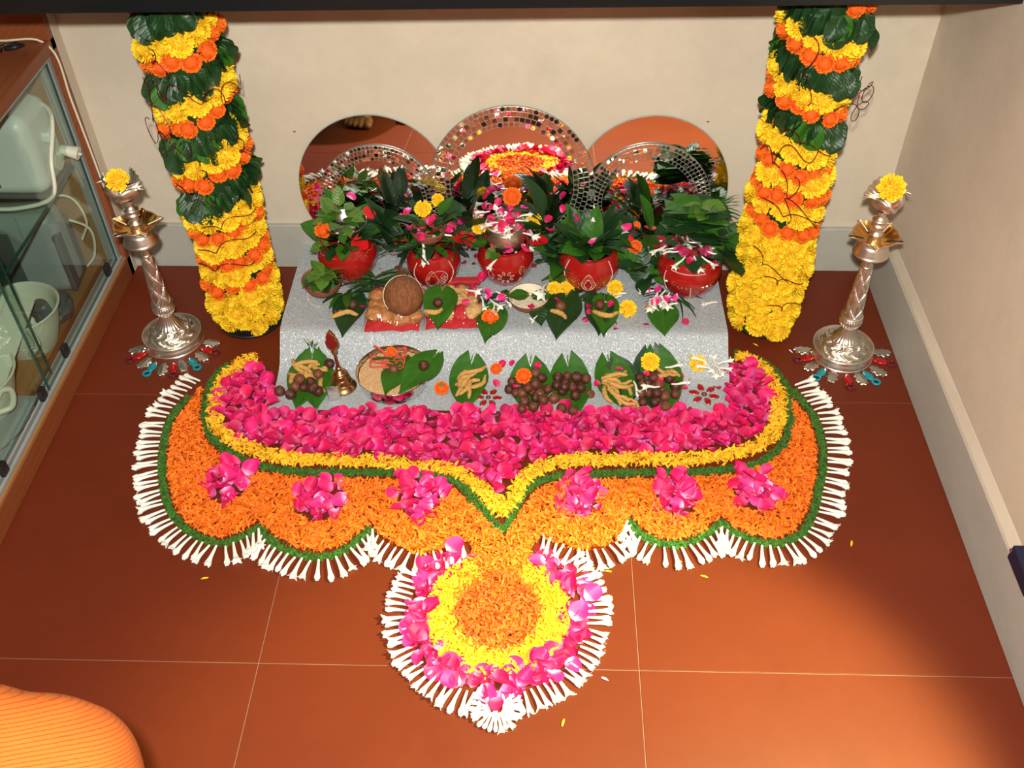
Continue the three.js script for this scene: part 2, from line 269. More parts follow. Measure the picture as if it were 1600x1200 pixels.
const TUBE = [tuberoseGeo(0.15, 0.02), tuberoseGeo(0.4, -0.05), tuberoseGeo(0.25, 0.05), tuberoseGeo(0.7, 0.0)];
const BENT = [tuberoseGeo(0.9, 0.28), tuberoseGeo(0.8, -0.3)];
function tuberose(p, ang, len, label, group, bent, pitch = 0) {
  const o = single('tuberose_bud', (bent ? BENT : TUBE)[floor(rnd() * (bent ? 2 : 4))], M.tuberose, p, label, 'flower bud', group);
  o.rotation.set(pitch, ang, rr(-0.6, 0.6), 'YXZ'); o.scale.set(len * 0.95, len * 0.95, len); return o;
}
// leaf lying in XZ, stem end at the origin, tip to +Z
function leafGeo(L, W, o = {}) {
  const pk = o.peak ?? 0.32, lobe = o.lobe ?? 0, fold = o.fold ?? 0.15, droop = o.droop ?? 0.08, wave = o.wave ?? 0.03, ph = o.ph ?? 0, e = (1 - pk) / pk;
  const shape = (t) => { const a = 0.62, b = a * e; return pow(max(t, 1e-4), a) * pow(max(1 - t, 1e-4), b) / (pow(pk, a) * pow(1 - pk, b)); };
  return surf(8, 12, (u, v) => { const x = (u - 0.5) * 2, w = W * 0.5 * min(1, shape(v * 0.985 + 0.012)); return [x * w, fold * abs(x) * w - droop * L * pow(v, 2.2) + wave * W * sin(v * 9 + ph + x * 2) * abs(x) + (o.arch ?? 0) * L * sin(PI * v), v * L - lobe * L * abs(x) * pow(1 - v, 5)]; });
}
const stemGeo = (l, r = 0.0011) => taperTube([[0, 0.001, 0.004], [0, 0.003, -l * 0.5], [l * 0.1, 0.002, -l]], () => r, 5, 6);
const BETEL = [leafGeo(1, 0.78, { lobe: 0.2, fold: 0.13, droop: 0.015, wave: 0.03 }), leafGeo(1, 0.78, { lobe: 0.2, fold: 0.2, droop: 0.02, wave: 0.04, ph: 2 }), leafGeo(1, 0.78, { lobe: 0.16, fold: 0.1, droop: 0.0, wave: 0.05, ph: 4 })];
const betelStem = stemGeo(0.16, 0.012);
let betelN = 0;
// betel leaf from stem point a to tip point b, real width w
const SHEET = [[0.012, 0.065], [0.286, 0.0648], [0.298, 0.0643], [0.307, 0.0605], [0.318, 0.052], [0.337, 0.036], [0.362, 0.018], [0.384, 0.0075], [0.400, 0.0035], [0.425, 0.0028], [0.6, 0.0026]];
const sheetY = (x, z) => { const q = z + 0.014 * (x + 0.07) * (z > 0.38 ? 0.6 : 0.2); for (let i = 1; i < SHEET.length; i++) if (q <= SHEET[i][0]) { const [z0, y0] = SHEET[i - 1], [z1, y1] = SHEET[i]; return y0 + (y1 - y0) * max(0, (q - z0) / (z1 - z0)); } return 0.0026; };
function betel(a, b, w, label, o = {}) {
  a = [...a]; const L0 = hypot(b[0] - a[0], b[2] - a[2]), L = L0 / 1.13; for (const i of [0, 1, 2]) a[i] += (b[i] - a[i]) * 0.115; const drape = a[1] < 0.046 && a[2] > 0.3, turn = atan2(b[0] - a[0], b[2] - a[2]); let g = BETEL[betelN++ % 3];
  if (drape) g = warp(g.clone(), (v) => { const X = v.x * w / 0.78, Z = v.z * L, x = a[0] + X * cos(turn) + Z * sin(turn), z = a[2] - X * sin(turn) + Z * cos(turn); v.y = v.y * 0.9 + (sheetY(x, z) + 0.0022 + (o.up || 0) - a[1]) / L; });
  const t = single('betel_leaf', g, o.mat || M.leafMid, a, label, 'leaf', o.group);
  if (drape) t.rotation.y = turn; else { t.position.y += 0.003; t.rotation.set(-atan2(b[1] - a[1], L) + (o.pitch || 0), turn, o.roll || 0, 'YXZ'); }
  t.scale.set(w / 0.78, L, L); if (o.stem !== false) mesh('leaf_stem', betelStem, M.stemGreen, t).position.y = drape ? 0.03 : 0; return t;
}
const MANGO = [leafGeo(0.1, 0.03, { peak: 0.45, fold: 0.3, droop: 0.25 }), leafGeo(0.085, 0.03, { peak: 0.42, fold: 0.2, droop: 0.4, ph: 2 }), leafGeo(0.11, 0.026, { peak: 0.5, fold: 0.35, droop: 0.1, ph: 4 })];
const BEL = [leafGeo(0.042, 0.026, { peak: 0.42, fold: 0.2, droop: 0.1 }), leafGeo(0.036, 0.024, { peak: 0.4, fold: 0.1, droop: 0.25, ph: 3 })];
const ROUND = [leafGeo(0.07, 0.055, { peak: 0.4, lobe: 0.1, fold: 0.2, droop: 0.15 }), leafGeo(0.06, 0.05, { peak: 0.38, lobe: 0.12, fold: 0.1, droop: 0.3, ph: 3 })];
const WIDE = [leafGeo(0.085, 0.042, { peak: 0.42, fold: 0.2, droop: 0.25 }), leafGeo(0.075, 0.045, { peak: 0.4, fold: 0.15, droop: 0.4, ph: 2 }), leafGeo(0.095, 0.036, { peak: 0.45, fold: 0.3, droop: 0.12, ph: 4 })];
const BLADE = [leafGeo(0.1, 0.007, { peak: 0.4, fold: 0.3, droop: 0.5 }), leafGeo(0.085, 0.006, { peak: 0.4, fold: 0.3, droop: 0.2 })];
// bunch of leaves fanned about a point: every leaf a part
function leafBunch(name, pos, o, label, group) {
  const t = thing(name, label, 'leaves', pos, group);
  for (let i = 0; i < o.n; i++) {
    const gs = o.geo, m = mesh('leaf', gs[i % gs.length], Array.isArray(o.mat) ? o.mat[i % o.mat.length] : o.mat, t), a = o.a0 + (o.a1 - o.a0) * ((i + rr(0.2, 0.8)) / o.n), el = rr(o.e0, o.e1), r = rr(o.r0 ?? 0, o.r1 ?? 0.012);
    m.position.set(sin(a) * r, rr(o.y0 ?? 0, o.y1 ?? 0.012), cos(a) * r); m.rotation.set(-el, a, rr(-0.5, 0.5) + (o.roll || 0), 'YXZ'); m.scale.setScalar((o.s ?? 1) * rr(0.8, 1.15));
  }
  return t;
}
// ---------------------------------------------------------------- the flower carpet on the floor
const yellowLine = curve2([[-.5931,.3294],[-.6102,.3376],[-.6361,.3768],[-.6473,.424],[-.6405,.489],[-.6165,.5406],[-.5734,.5702],[-.5161,.5955],[-.4657,.6092],[-.4109,.6098],[-.3561,.6104],[-.3015,.6111],[-.2642,.62],[-.1915,.6251],[-.1402,.6398],[-.1027,.6745],[-.0755,.7084],[-.0632,.7301],[-.0435,.696],[-.0235,.6502],[.0166,.6166],[.0598,.6032],[.1318,.6019],[.192,.5976],[.2398,.5984],[.312,.5939],[.3674,.5817],[.4176,.5581],[.4535,.5226],[.4714,.4655],[.4764,.4117],[.465,.3617],[.4406,.3237],[.4126,.3065]]);
const greenLine = curve2([[-.6451,.3499],[-.6622,.3734],[-.6666,.4409],[-.6569,.5051],[-.6344,.5494],[-.5914,.5886],[-.5246,.6246],[-.4603,.6377],[-.4058,.6399],[-.334,.6386],[-.2621,.6389],[-.1901,.6423],[-.1459,.6616],[-.1155,.6973],[-.0858,.7364],[-.0607,.7672],[-.0361,.7136],[-.0149,.6684],[.0238,.6447],[.0949,.6372],[.1662,.6313],[.2729,.6278],[.3628,.6168],[.4188,.5985],[.4604,.5623],[.4877,.5016],[.4985,.4385],[.4967,.3893],[.4738,.3386],[.4349,.3081],[.4089,.2946]]);
const outerLeft = curve2([[-.7033,.4452],[-.7231,.501],[-.7197,.5626],[-.7066,.6262],[-.6858,.6866],[-.6604,.7354],[-.6229,.775],[-.5827,.7981],[-.5469,.8057],[-.5165,.7899],[-.4893,.7683]]), outerLeft2 = curve2([[-.4884,.7725],[-.4645,.8],[-.4255,.8212],[-.38,.8324],[-.3416,.8222],[-.3123,.7929],[-.2929,.7688]]);
const outerRight = curve2([[.5089,.4075],[.5235,.4399],[.5373,.4801],[.5403,.5411],[.5305,.6044],[.5097,.6694],[.4874,.7271],[.4561,.7699],[.4167,.7872],[.3746,.7812],[.3436,.7637],[.3253,.7401]]), outerRight2 = curve2([[.3246,.7458],[.2922,.7745],[.2505,.7918],[.214,.7911],[.1819,.7724],[.1636,.7403]]);
const orangePoly = [[-.6849,.4153],[-.693,.445],[-.7118,.5095],[-.7093,.5641],[-.6957,.626],[-.6765,.6819],[-.6515,.7294],[-.6183,.7664],[-.5833,.787],[-.5495,.7947],[-.5236,.7788],[-.4978,.7498],[-.4668,.7834],[-.4247,.8075],[-.3823,.819],[-.3459,.8087],[-.3184,.7819],[-.2925,.7546],[-.2731,.7825],[-.2432,.8067],[-.2015,.8222],[-.1623,.8134],[-.1327,.7909],[-.1156,.7961],[-.1105,.8258],[-.127,.8435],[-.1368,.8762],[-.1363,.9142],[-.127,.941],[-.1028,.9598],[-.064,.9685],[-.0258,.9606],[.0009,.9384],[.0091,.9087],[.0056,.8708],[-.0067,.8411],[-.0116,.805],[.007,.7771],[.0306,.7933],[.0737,.8088],[.1182,.7998],[.1446,.78],[.1654,.7288],[.1861,.7597],[.2182,.78],[.2515,.7808],[.2912,.7633],[.3282,.7257],[.3464,.7511],[.3773,.7701],[.4165,.7748],[.45,.7603],[.4769,.723],[.501,.6666],[.5186,.6046],[.5279,.543],[.5251,.4855],[.5115,.4507],[.502,.433],[.4966,.4998],[.4728,.5604],[.4347,.6029],[.3617,.634],[.2714,.6433],[.1653,.6468],[.0945,.6511],[.0285,.6585],[-.0065,.6819],[-.031,.7324],[-.0568,.7839],[-.0803,.7591],[-.1192,.7137],[-.1543,.6755],[-.1911,.6578],[-.2601,.656],[-.3316,.6557],[-.4029,.657],[-.4574,.6533],[-.5257,.642],[-.5941,.6082],[-.6398,.563],[-.667,.5053]];
const arc = (a) => abs(a) < 0.5 ? 'front' : abs(a) < 1.3 ? (a < 0 ? 'front left part' : 'front right part') : abs(a) < 1.95 ? (a < 0 ? 'left side' : 'right side') : (a < 0 ? 'back left end' : 'back right end');
const spot = (f, a) => f < 0.5 ? 'in the middle' : abs(sin(a)) > 0.7 ? (sin(a) > 0 ? 'at the front edge' : 'at the back edge') : cos(a) > 0 ? 'at the right edge' : 'at the left edge';
const bedLabel = (x) => { const w = x < -0.45 ? 'below the leftmost betel leaf' : x < -0.22 ? 'below the grain bowl' : x < -0.12 ? 'left of the yellow V point' : x < 0.0 ? 'inside the yellow V point' : x < 0.12 ? 'right of the yellow V point' : x < 0.30 ? 'below the yellow flower on the nuts' : 'below the right jewel flower'; return [`pink rose petal along the yellow border ${w}`, `rose petals along the border ${w}`]; };
const patches = [['leftmost', 358, 757, 44, 37], ['second from left', 501, 783, 54, 41], ['third from left', 655, 781, 45, 39], ['third from right', 907, 780, 36, 38], ['second from right', 1058, 780, 41, 35], ['rightmost', 1180, 770, 44, 38]];
const patchXZ = [[-.5699,.6692],[-.3936,.7054],[-.2144,.6991],[.0783,.6923],[.2531,.6891],[.3962,.6715]], patchR = [[0.044, 0.053], [0.051, 0.056], [0.043, 0.053], [0.034, 0.052], [0.040, 0.048], [0.044, 0.053]];
const inPatch = (x, z, k = 1) => patchXZ.some(([a, b], i) => pow((x - a) / (patchR[i][0] * k), 2) + pow((z - b) / (patchR[i][1] * k), 2) < 1);
const C = [-0.0625, 0.936]; // centre of the round medallion
const shredGeo = surf(2, 3, (u, v) => { const x = (u - 0.5) * 2, w = 0.0017 * sin(PI * (0.15 + 0.8 * v)) * (1 + 0.3 * v); return [x * w, 0.0012 * sin(v * 2.6) + 0.0007 * x * x, (v - 0.5) * 0.0125]; });
const crumbGeo = merge([0, 1, 2].map((k) => surf(1, 2, (u, v) => [(u - 0.5) * 0.0024 * (1.2 - v), 0.0018 * v * (k + 0.6) * 0.7, (v - 0.3) * 0.005]).rotateY(k * 2.1)));
function stuff(name, geo, mat, spots, o, label, cat) {
  const im = new THREE.InstancedMesh(geo, mat, spots.length); im.name = numbered(name); im.castShadow = im.receiveShadow = true;
  const d = new THREE.Object3D(), c = new THREE.Color();
  spots.forEach(([x, z, y = 0], i) => { d.position.set(x, y + rr(o.y0, o.y1), z); d.rotation.set(rr(-1, 1) * o.tilt, rr(0, 6.28), rr(-1, 1) * o.tilt, 'YXZ'); d.scale.setScalar(rr(0.75, 1.25) * (o.s || 1)); d.updateMatrix(); im.setMatrixAt(i, d.matrix); const k = rr(o.c0, o.c1); c.setRGB(o.r ? k * o.r : 1 * min(1.05, k + 0.15), k, k); im.setColorAt(i, c); });
  tag(im, label, cat); im.userData.kind = 'stuff'; scene.add(im); return im;
}
function band(curve, width, step, n) { const out = [], L = curve.getLength(), m = floor(L / step); for (let i = 0; i <= m; i++) { const t = i / m, p = curve.getPointAt(t), g = curve.getTangentAt(t); for (let k = 0; k < n; k++) { const s = (rr(-0.5, 0.5) + rr(-0.1, 0.1)) * width; out.push([p.x - g.z * s + rr(-1, 1) * step * 0.5, p.z + g.x * s + rr(-1, 1) * step * 0.5]); } } return out; }
stuff('yellow_petal_border', shredGeo, M.shredY, band(yellowLine, 0.027, 0.004, 11), { y0: 0.001, y1: 0.011, tilt: 0.8, c0: 0.72, c1: 1.05 }, 'loose yellow flower petals forming the curved border around the pink petal bed', 'petals');
stuff('green_crumb_border', crumbGeo, M.crumb, band(greenLine, 0.0145, 0.0035, 11), { y0: 0.0, y1: 0.006, tilt: 0.9, c0: 0.7, c1: 1.25, r: 1 }, 'finely chopped green leaf line outside the yellow petal border', 'chopped leaves');
stuff('green_crumb_scallop', crumbGeo, M.crumb, [...band(outerLeft, 0.013, 0.0035, 10), ...band(outerLeft2, 0.013, 0.0035, 10)], { y0: 0.0, y1: 0.006, tilt: 0.9, c0: 0.7, c1: 1.25, r: 1 }, 'finely chopped green leaf line edging the two outer scallops at left', 'chopped leaves');
stuff('green_crumb_scallop', crumbGeo, M.crumb, [...band(outerRight, 0.013, 0.0035, 10), ...band(outerRight2, 0.013, 0.0035, 10)], { y0: 0.0, y1: 0.006, tilt: 0.9, c0: 0.7, c1: 1.25, r: 1 }, 'finely chopped green leaf line edging the two outer scallops at right', 'chopped leaves');
stuff('orange_petal_field', shredGeo, M.shredO, [...scatter(orangePoly, 0.0034, (x, z) => inPatch(x, z, 0.9) || hypot(x - C[0], z - C[1]) < 0.074)], { y0: 0.001, y1: 0.009, tilt: 0.8, c0: 0.62, c1: 1.1 }, 'loose orange marigold petals filling the scalloped field and its neck', 'petals');
const ring = (r0, r1, a0, a1, step) => { const out = []; for (let r = r0; r < r1; r += step) { const m = floor((a1 - a0) * r / step); for (let i = 0; i < m; i++) { const a = a0 + (a1 - a0) * (i + rnd()) / m, q = r + rr(-0.6, 0.6) * step; out.push([C[0] + sin(a) * q, C[1] + cos(a) * q]); } } return out; };
// angles run from the front (+Z) towards +X; the ring is open at the back where the neck enters
stuff('orange_petal_disc', shredGeo, M.shredDeep, ring(0.0, 0.076, -PI, PI, 0.0033), { y0: 0.001, y1: 0.010, tilt: 0.8, c0: 0.5, c1: 1.05 }, 'loose orange marigold petals heaped in the centre of the round medallion', 'petals');
stuff('yellow_petal_ring', shredGeo, M.shredY, ring(0.072, 0.117, -2.72, 2.72, 0.0031), { y0: 0.001, y1: 0.010, tilt: 0.8, c0: 0.75, c1: 1.05 }, 'loose yellow petals in a ring around the orange medallion centre', 'petals');

// pink rose petals: the wide bed (front rows one by one, the back rows as one heap), six patches, the medallion ring
const bedPoly = [[-.597,.3608],[-.6228,.388],[-.6325,.4257],[-.6252,.4888],[-.6056,.5285],[-.5669,.555],[-.5149,.5774],[-.4508,.5911],[-.3587,.5927],[-.2663,.6008],[-.1933,.6044],[-.1368,.6178],[-.0967,.653],[-.0668,.6949],[-.0518,.6522],[-.0169,.6156],[.0214,.5942],[.0963,.5848],[.1931,.5799],[.3142,.5746],[.376,.5621],[.4133,.5383],[.4424,.5075],[.4575,.4587],[.4603,.4083],[.4485,.3676],[.419,.3375],[.3953,.3379],[.3912,.4094],[.3921,.4598],[.3877,.4739],[-.5331,.489],[-.5437,.475],[-.542,.4205],[-.549,.3601]];
{
  const spots = scatter(bedPoly, 0.0150), front = [[-.5669,.555]][0][1], pool = spots.map((s) => [s, s[1] + rr(-0.02, 0.02)]).sort((a, b) => b[1] - a[1]);
  const own = pool.slice(0, 12), rest = pool.slice(12);
  const under = [...scatter(bedPoly, 0.020), ...patchXZ.flatMap(([x, z], i) => Array.from({ length: 26 }, (_, k) => { const f = sqrt((k + 0.5) / 26), a = k * 2.39996; return [x + cos(a) * f * patchR[i][0] * 0.92, z + sin(a) * f * patchR[i][1] * 0.8]; })), ...Array.from({ length: 165 }, (_, k) => { const a = -2.62 + 5.24 * k / 164; return [C[0] + sin(a) * (0.119 + 0.010 * (k % 3)), C[1] + cos(a) * (0.119 + 0.010 * (k % 3))]; })];
  const pg = petalVar[1], im = new THREE.InstancedMesh(pg, M.rose[0], rest.length + under.length); im.name = 'rose_petal_bed'; im.castShadow = im.receiveShadow = true;
  const d = new THREE.Object3D(), c = new THREE.Color();
  [...under.map((s) => [s, 0]), ...rest].forEach(([s, k], i) => { const lo = i < under.length; d.position.set(s[0], lo ? rr(0.001, 0.003) : rr(0.004, 0.010), s[1]); d.rotation.set(rr(-0.5, 0.35), rr(0, 6.28), rr(-0.45, 0.45), 'YXZ'); const L = lo ? rr(0.020, 0.026) : rr(0.024, 0.033); d.scale.set(L, L * rr(0.6, 1.3), L); d.updateMatrix(); im.setMatrixAt(i, d.matrix); const q = rr(0.62, 1.1); c.setRGB(q, q * rr(0.6, 1.3), q * rr(0.7, 1.2)); im.setColorAt(i, c); });
  tag(im, 'pink rose petals heaped in the wide bed along the foot of the silver sheet', 'petals'); im.userData.kind = 'stuff'; scene.add(im);
  for (const [s] of own) rosePetal([s[0], rr(0.004, 0.012), s[1]], rr(0.026, 0.034), 0.45, ...bedLabel(s[0]));
  patches.forEach(([w], i) => {
    const [x, z] = patchXZ[i], n = 22;
    for (let k = 0; k < n; k++) { const f = sqrt((k + 0.4) / n), a = k * 2.39996; rosePetal([x + cos(a) * f * patchR[i][0] * 0.98, rr(0.005, 0.009) + 0.009 * (1 - f), z + sin(a) * f * patchR[i][1] * 0.92 - 0.006], rr(0.025, 0.033), 0.5, `pink petal ${spot(f, a)} of the ${w} round patch on orange field`, `rose petals ${spot(f, a)} of the ${w} patch`, M.rose[[0, 2, 0, 2, 1][k % 5]]); }
  });
  for (let k = 0; k < 50; k++) { const a = -2.62 + 5.24 * (k + 0.5) / 50, r = 0.124 + 0.018 * (k % 2) + rr(-0.003, 0.003); rosePetal([C[0] + sin(a) * r, rr(0.005, 0.010), C[1] + cos(a) * r - 0.004], rr(0.029, 0.037), 0.4, `pink rose petal in the ${arc(a)} of the ring around the round medallion`, `rose petals in the ${arc(a)} of the medallion ring`, M.rose[[0, 2, 0, 2, 1][k % 5]]); }
}
// white tuberose buds laid as a fringe
function fringe(curve, off, step, len, label, group, side = 1, t0 = 0, t1 = 1, soft = [1, 1], zone = null) {
  const L = curve.getLength() * (t1 - t0), n = Math.round(L / step);
  for (let i = 0; i <= n; i++) { const t = t0 + (t1 - t0) * i / n, p = curve.getPointAt(t), g = curve.getTangentAt(t), nx = -g.z * side, nz = g.x * side; let a = atan2(nx, nz); const e = min(t - t0, 9) * L < 0.06 && soft[0] ? 1 - (t - t0) * L / 0.06 : (t1 - t) * L < 0.06 && soft[1] ? 1 - (t1 - t) * L / 0.06 : 0; if (abs(a) < 2) a *= 1 - 0.75 * e; const w = zone ? ' ' + zone(p.x, p.z) : ''; tuberose([p.x + nx * off * (1 - e * 0.5), 0.0055 + 0.003 * (i % 2), p.z + nz * off], a + rr(-0.13, 0.13), len * rr(0.9, 1.1), label + w, group + w); }
}
const fringeLeft = curve2([[-.6851,.4041],[-.7059,.4452],[-.7231,.501],[-.7197,.5626],[-.7066,.6262],[-.6858,.6866],[-.6604,.7354],[-.6229,.775],[-.5827,.7981],[-.5469,.8057],[-.5165,.7899],[-.4936,.7698]]), fringeRight = curve2([[.5083,.3965],[.5235,.4399],[.5373,.4801],[.5403,.5411],[.5305,.6044],[.5097,.6694],[.4874,.7271],[.4561,.7699],[.4167,.7872],[.3746,.7812],[.3436,.7637],[.3287,.7486]]);
const midLeft = curve2([[-.2873,.7771],[-.2621,.7989],[-.2312,.8147],[-.2015,.8222],[-.1645,.8134],[-.1303,.7936]]), midRight = curve2([[.0127,.777],[.0406,.7958],[.0737,.8088],[.1125,.8053],[.1421,.7856],[.1593,.7574]]);
fringe(fringeLeft, 0.009, 0.0122, 0.041, 'white tuberose bud in the fringe around the large left scallop', 'fringe of the large left scallop', 1, 0, 1, [0, 1], (x, z) => z < 0.56 ? 'at its back end' : z < 0.70 ? 'along its upper flank' : z < 0.80 ? 'along its lower flank' : x < -0.52 ? 'at its lower outer corner' : 'along its front');
fringe(outerLeft2, 0.009, 0.0135, 0.041, 'white tuberose bud in the fringe around the second scallop from left', 'fringe of the second left scallop', 1, 0.06, 1, [1, 1], (x) => x < -0.36 ? 'on its left' : x < -0.30 ? 'at its foot' : 'on its right');
fringe(midLeft, 0.002, 0.0135, 0.039, 'white tuberose bud in the fringe under the third scallop from left', 'fringe of the third left scallop', 1, 0, 1, [1, 1], (x) => x < -0.17 ? 'on its left' : 'on its right');
fringe(midRight, 0.002, 0.0135, 0.039, 'white tuberose bud in the fringe under the third scallop from right', 'fringe of the third right scallop', 1, 0, 1, [1, 1], (x) => x < 0.08 ? 'on its left' : 'on its right');
fringe(outerRight2, 0.009, 0.0135, 0.041, 'white tuberose bud in the fringe around the second scallop from right', 'fringe of the second right scallop', -1, 0.04, 1, [1, 1], (x) => x < 0.20 ? 'on its left' : x < 0.26 ? 'at its foot' : 'on its right');
fringe(fringeRight, 0.009, 0.0122, 0.041, 'white tuberose bud in the fringe around the large right scallop', 'fringe of the large right scallop', -1, 0, 1, [0, 1], (x, z) => z < 0.56 ? 'at its back end' : z < 0.70 ? 'along its upper flank' : z < 0.80 ? 'along its lower flank' : x > 0.40 ? 'at its lower outer corner' : 'along its front');
for (let i = 0; i < 58; i++) { const a = -2.02 + 4.3 * i / 57, r = 0.148; tuberose([C[0] + sin(a) * r, 0.0045, C[1] + cos(a) * r], a + rr(-0.12, 0.12), 0.039 * rr(0.9, 1.1), `white tuberose bud at the ${arc(a)} of the ring around the round medallion`, `tuberose buds at the ${arc(a)} of the medallion`); }
{ // small flower of buds below the medallion
  const q = [-0.058, 1.113];
  for (let i = 0; i < 19; i++) { const a = -2.3 + 4.6 * i / 18; tuberose([q[0] + sin(a) * 0.011, 0.0045 + (i % 2) * 0.002, q[1] + cos(a) * 0.010 - 0.008], a, 0.029 * rr(0.92, 1.08), 'white tuberose bud in the small fan below the round medallion', 'buds of the small fan'); }
  const p = rosePetal([q[0], 0.012, q[1] - 0.022], 0.03, 0.02, 'single pink rose petal in the centre of the small bud fan', undefined, M.rose[1]); p.rotation.set(0.1, 0.05, 0); p.scale.set(0.027, 0.012, 0.024);
}
// specks of petal and leaf dropped on the tiles
for (const [x, z] of [[-.2937,.471],[.188,.8307],[.1217,.8504],[.1085,1.0512],[.0433,1.1244],[.5451,.7834],[.283,.8576],[.2428,.827],[.5255,.2889],[.5484,.0977],[.4551,.2699],[-.5624,.8782]]) single('flower_crumb', shredGeo, rnd() < 0.5 ? M.shredY : M.tuberose, [x, 0.0015, z], 'tiny pale petal crumb dropped on the brown tile floor', 'petal', 'petal crumbs on the floor').rotation.y = rr(0, 6);
// ---------------------------------------------------------------- silver glitter sheet over the low step
const sheetProfile = [[0.012, 0.065], [0.10, 0.0655], [0.20, 0.065], [0.286, 0.0648], [0.298, 0.0643], [0.307, 0.0605], [0.318, 0.052], [0.337, 0.036], [0.362, 0.018], [0.384, 0.0075], [0.400, 0.0035], [0.425, 0.0028], [0.472, 0.0026]];
{
  const cv = new THREE.CatmullRomCurve3(sheetProfile.map(([z, y]) => V(0, y, z)), false, 'centripetal');
  const xl = (z) => -0.538 + 0.012 * max(0, 1 - abs(z - 0.36) / 0.1) * 0.4 + (z > 0.455 ? (z - 0.455) * 0.0 : 0), xr = (z) => 0.384 + 0.004 * z + (z > 0.452 ? -pow((z - 0.452) / 0.02, 2) * 0.014 : 0);
  const pt = (u, v) => { const p = cv.getPointAt(v), x = xl(p.z) + (xr(p.z) - xl(p.z)) * u; const w = 0.0022 * (noise(x * 9, p.z * 9) - 0.5) + (p.z > 0.3 && p.z < 0.4 ? 0.004 * (noise(x * 6, 3) - 0.5) : 0); return [x, max(0.002, p.y + w), p.z - 0.014 * (x + 0.07) * (p.z > 0.38 ? 0.6 : 0.2)]; };
  const top = surf(90, 70, pt); const uv = top.attributes.uv; for (let i = 0; i < uv.count; i++) uv.setXY(i, uv.getX(i) * 0.92, uv.getY(i) * 0.5);
  const bot = flip(surf(90, 70, (u, v) => { const p = pt(u, v); p[1] -= 0.0018; return p; }));
  single('glitter_sheet', merge([top, bot]), M.glitter, [0, 0, 0], 'silver glitter foam sheet draped over the low step and onto the floor', 'sheet');
  const b = thing('step_board', 'low wooden step board hidden under the silver glitter sheet', 'board', [-0.076, 0, 0.155]);
  mesh('board_top', rbox(0.90, 0.014, 0.26, 0.003, 0, 0.0535, 0), M.wood2, b);
  for (const s of [-1, 1]) mesh('foot', rbox(0.02, 0.046, 0.24, 0.003, s * 0.42, 0.0233, 0), M.wood2, b);
}
// ---------------------------------------------------------------- mirrors leaning on the back wall
const lean = 0.124;
function plainMirror(x, r, label) {
  const t = thing('round_mirror', label, 'mirror', [x, 0.0655, 0.046]); t.rotation.x = -lean;
  mesh('mirror_face', new THREE.CircleGeometry(r - 0.0012, 96).translate(0, r, 0.0022), M.mirror, t);
  mesh('glass_edge', lathe([[0, -0.002], [r - 0.0006, -0.002], [r, -0.001], [r, 0.0012], [r - 0.0008, 0.0018], [r - 0.004, 0.0019]], 96).rotateX(PI / 2).translate(0, r, 0), M.mirrorEdge, t);
}
plainMirror(-0.357, 0.163, 'large plain round mirror leaning on the wall behind the leftmost pot');
plainMirror(0.234, 0.163, 'large plain round mirror leaning on the wall behind the two right pots');
const tileSq = rbox(1, 1, 0.18, 0.06), tileRd = new THREE.CylinderGeometry(0.5, 0.46, 0.18, 12).rotateX(PI / 2);
function mosaicMirror(x, z, r, w, rows, arc, label, tl = lean) {
  const t = thing('mosaic_mirror', label, 'mirror', [x, 0.0655, z]); t.rotation.x = -tl;
  mesh('mirror_face', new THREE.CircleGeometry(r - w + 0.001, 72).translate(0, r, 0.0022), M.mirror, t);
  mesh('border_ring', lathe([[r - w, 0.0016], [r - w, 0.0030], [r - 0.002, 0.0030], [r, 0.0018], [r, -0.002], [r - w, -0.002]], 96).rotateX(PI / 2).translate(0, r, 0), M.grout, t);
  const rh = w / rows;
  for (let k = 0; k < rows; k++) {
    const q = r - rh * (k + 0.5), round = k === 0 || k === rows - 1, n = Math.round(2 * arc * q / (rh * 1.04)), s = rh * (round ? 0.88 : 0.93);
    for (let i = 0; i < n; i++) { const a = -arc + 2 * arc * (i + 0.5) / n, m = mesh('mirror_tile', round ? tileRd : tileSq, M.mirror, t); m.position.set(sin(a) * q, r + cos(a) * q, 0.0036); m.rotation.set(rr(-0.055, 0.055), rr(-0.055, 0.055), -a + rr(-0.08, 0.08)); m.scale.set(s * (round ? 1 : 2 * arc * q / n / rh * 0.97), s, 0.006); }
  }
}
mosaicMirror(-0.062, 0.0545, 0.175, 0.044, 4, 2.3, 'largest round mirror, in the middle, with a border of small mirror tiles');
mosaicMirror(-0.350, 0.0504, 0.131, 0.034, 4, 2.1, 'small round mosaic-bordered mirror in front of the left plain mirror', 0.124);
mosaicMirror(0.229, 0.0504, 0.134, 0.036, 4, 2.1, 'small round mosaic-bordered mirror in front of the right plain mirror', 0.124);

// ---------------------------------------------------------------- red painted pots
const potShape = (r, h) => [[0, 0], [r * 0.55, 0], [r * 0.66, h * 0.05], [r * 0.88, h * 0.26], [r, h * 0.52], [r * 0.98, h * 0.68], [r * 0.86, h * 0.86], [r * 0.80, h * 0.94], [r * 0.84, h], [r * 0.79, h * 0.99], [r * 0.74, h * 0.93], [r * 0.84, h * 0.7], [r * 0.84, h * 0.45], [r * 0.5, h * 0.12], [0, h * 0.1]];
const beadGeo = new THREE.SphereGeometry(0.0013, 6, 5);
const potR = (r, h, y) => { const P = potShape(r, h).slice(1, 9); for (let i = 0; i < P.length - 1; i++) if (y <= P[i + 1][1]) { const f = (y - P[i][1]) / max(1e-6, P[i + 1][1] - P[i][1]); return P[i][0] + (P[i + 1][0] - P[i][0]) * f; } return r * 0.82; };
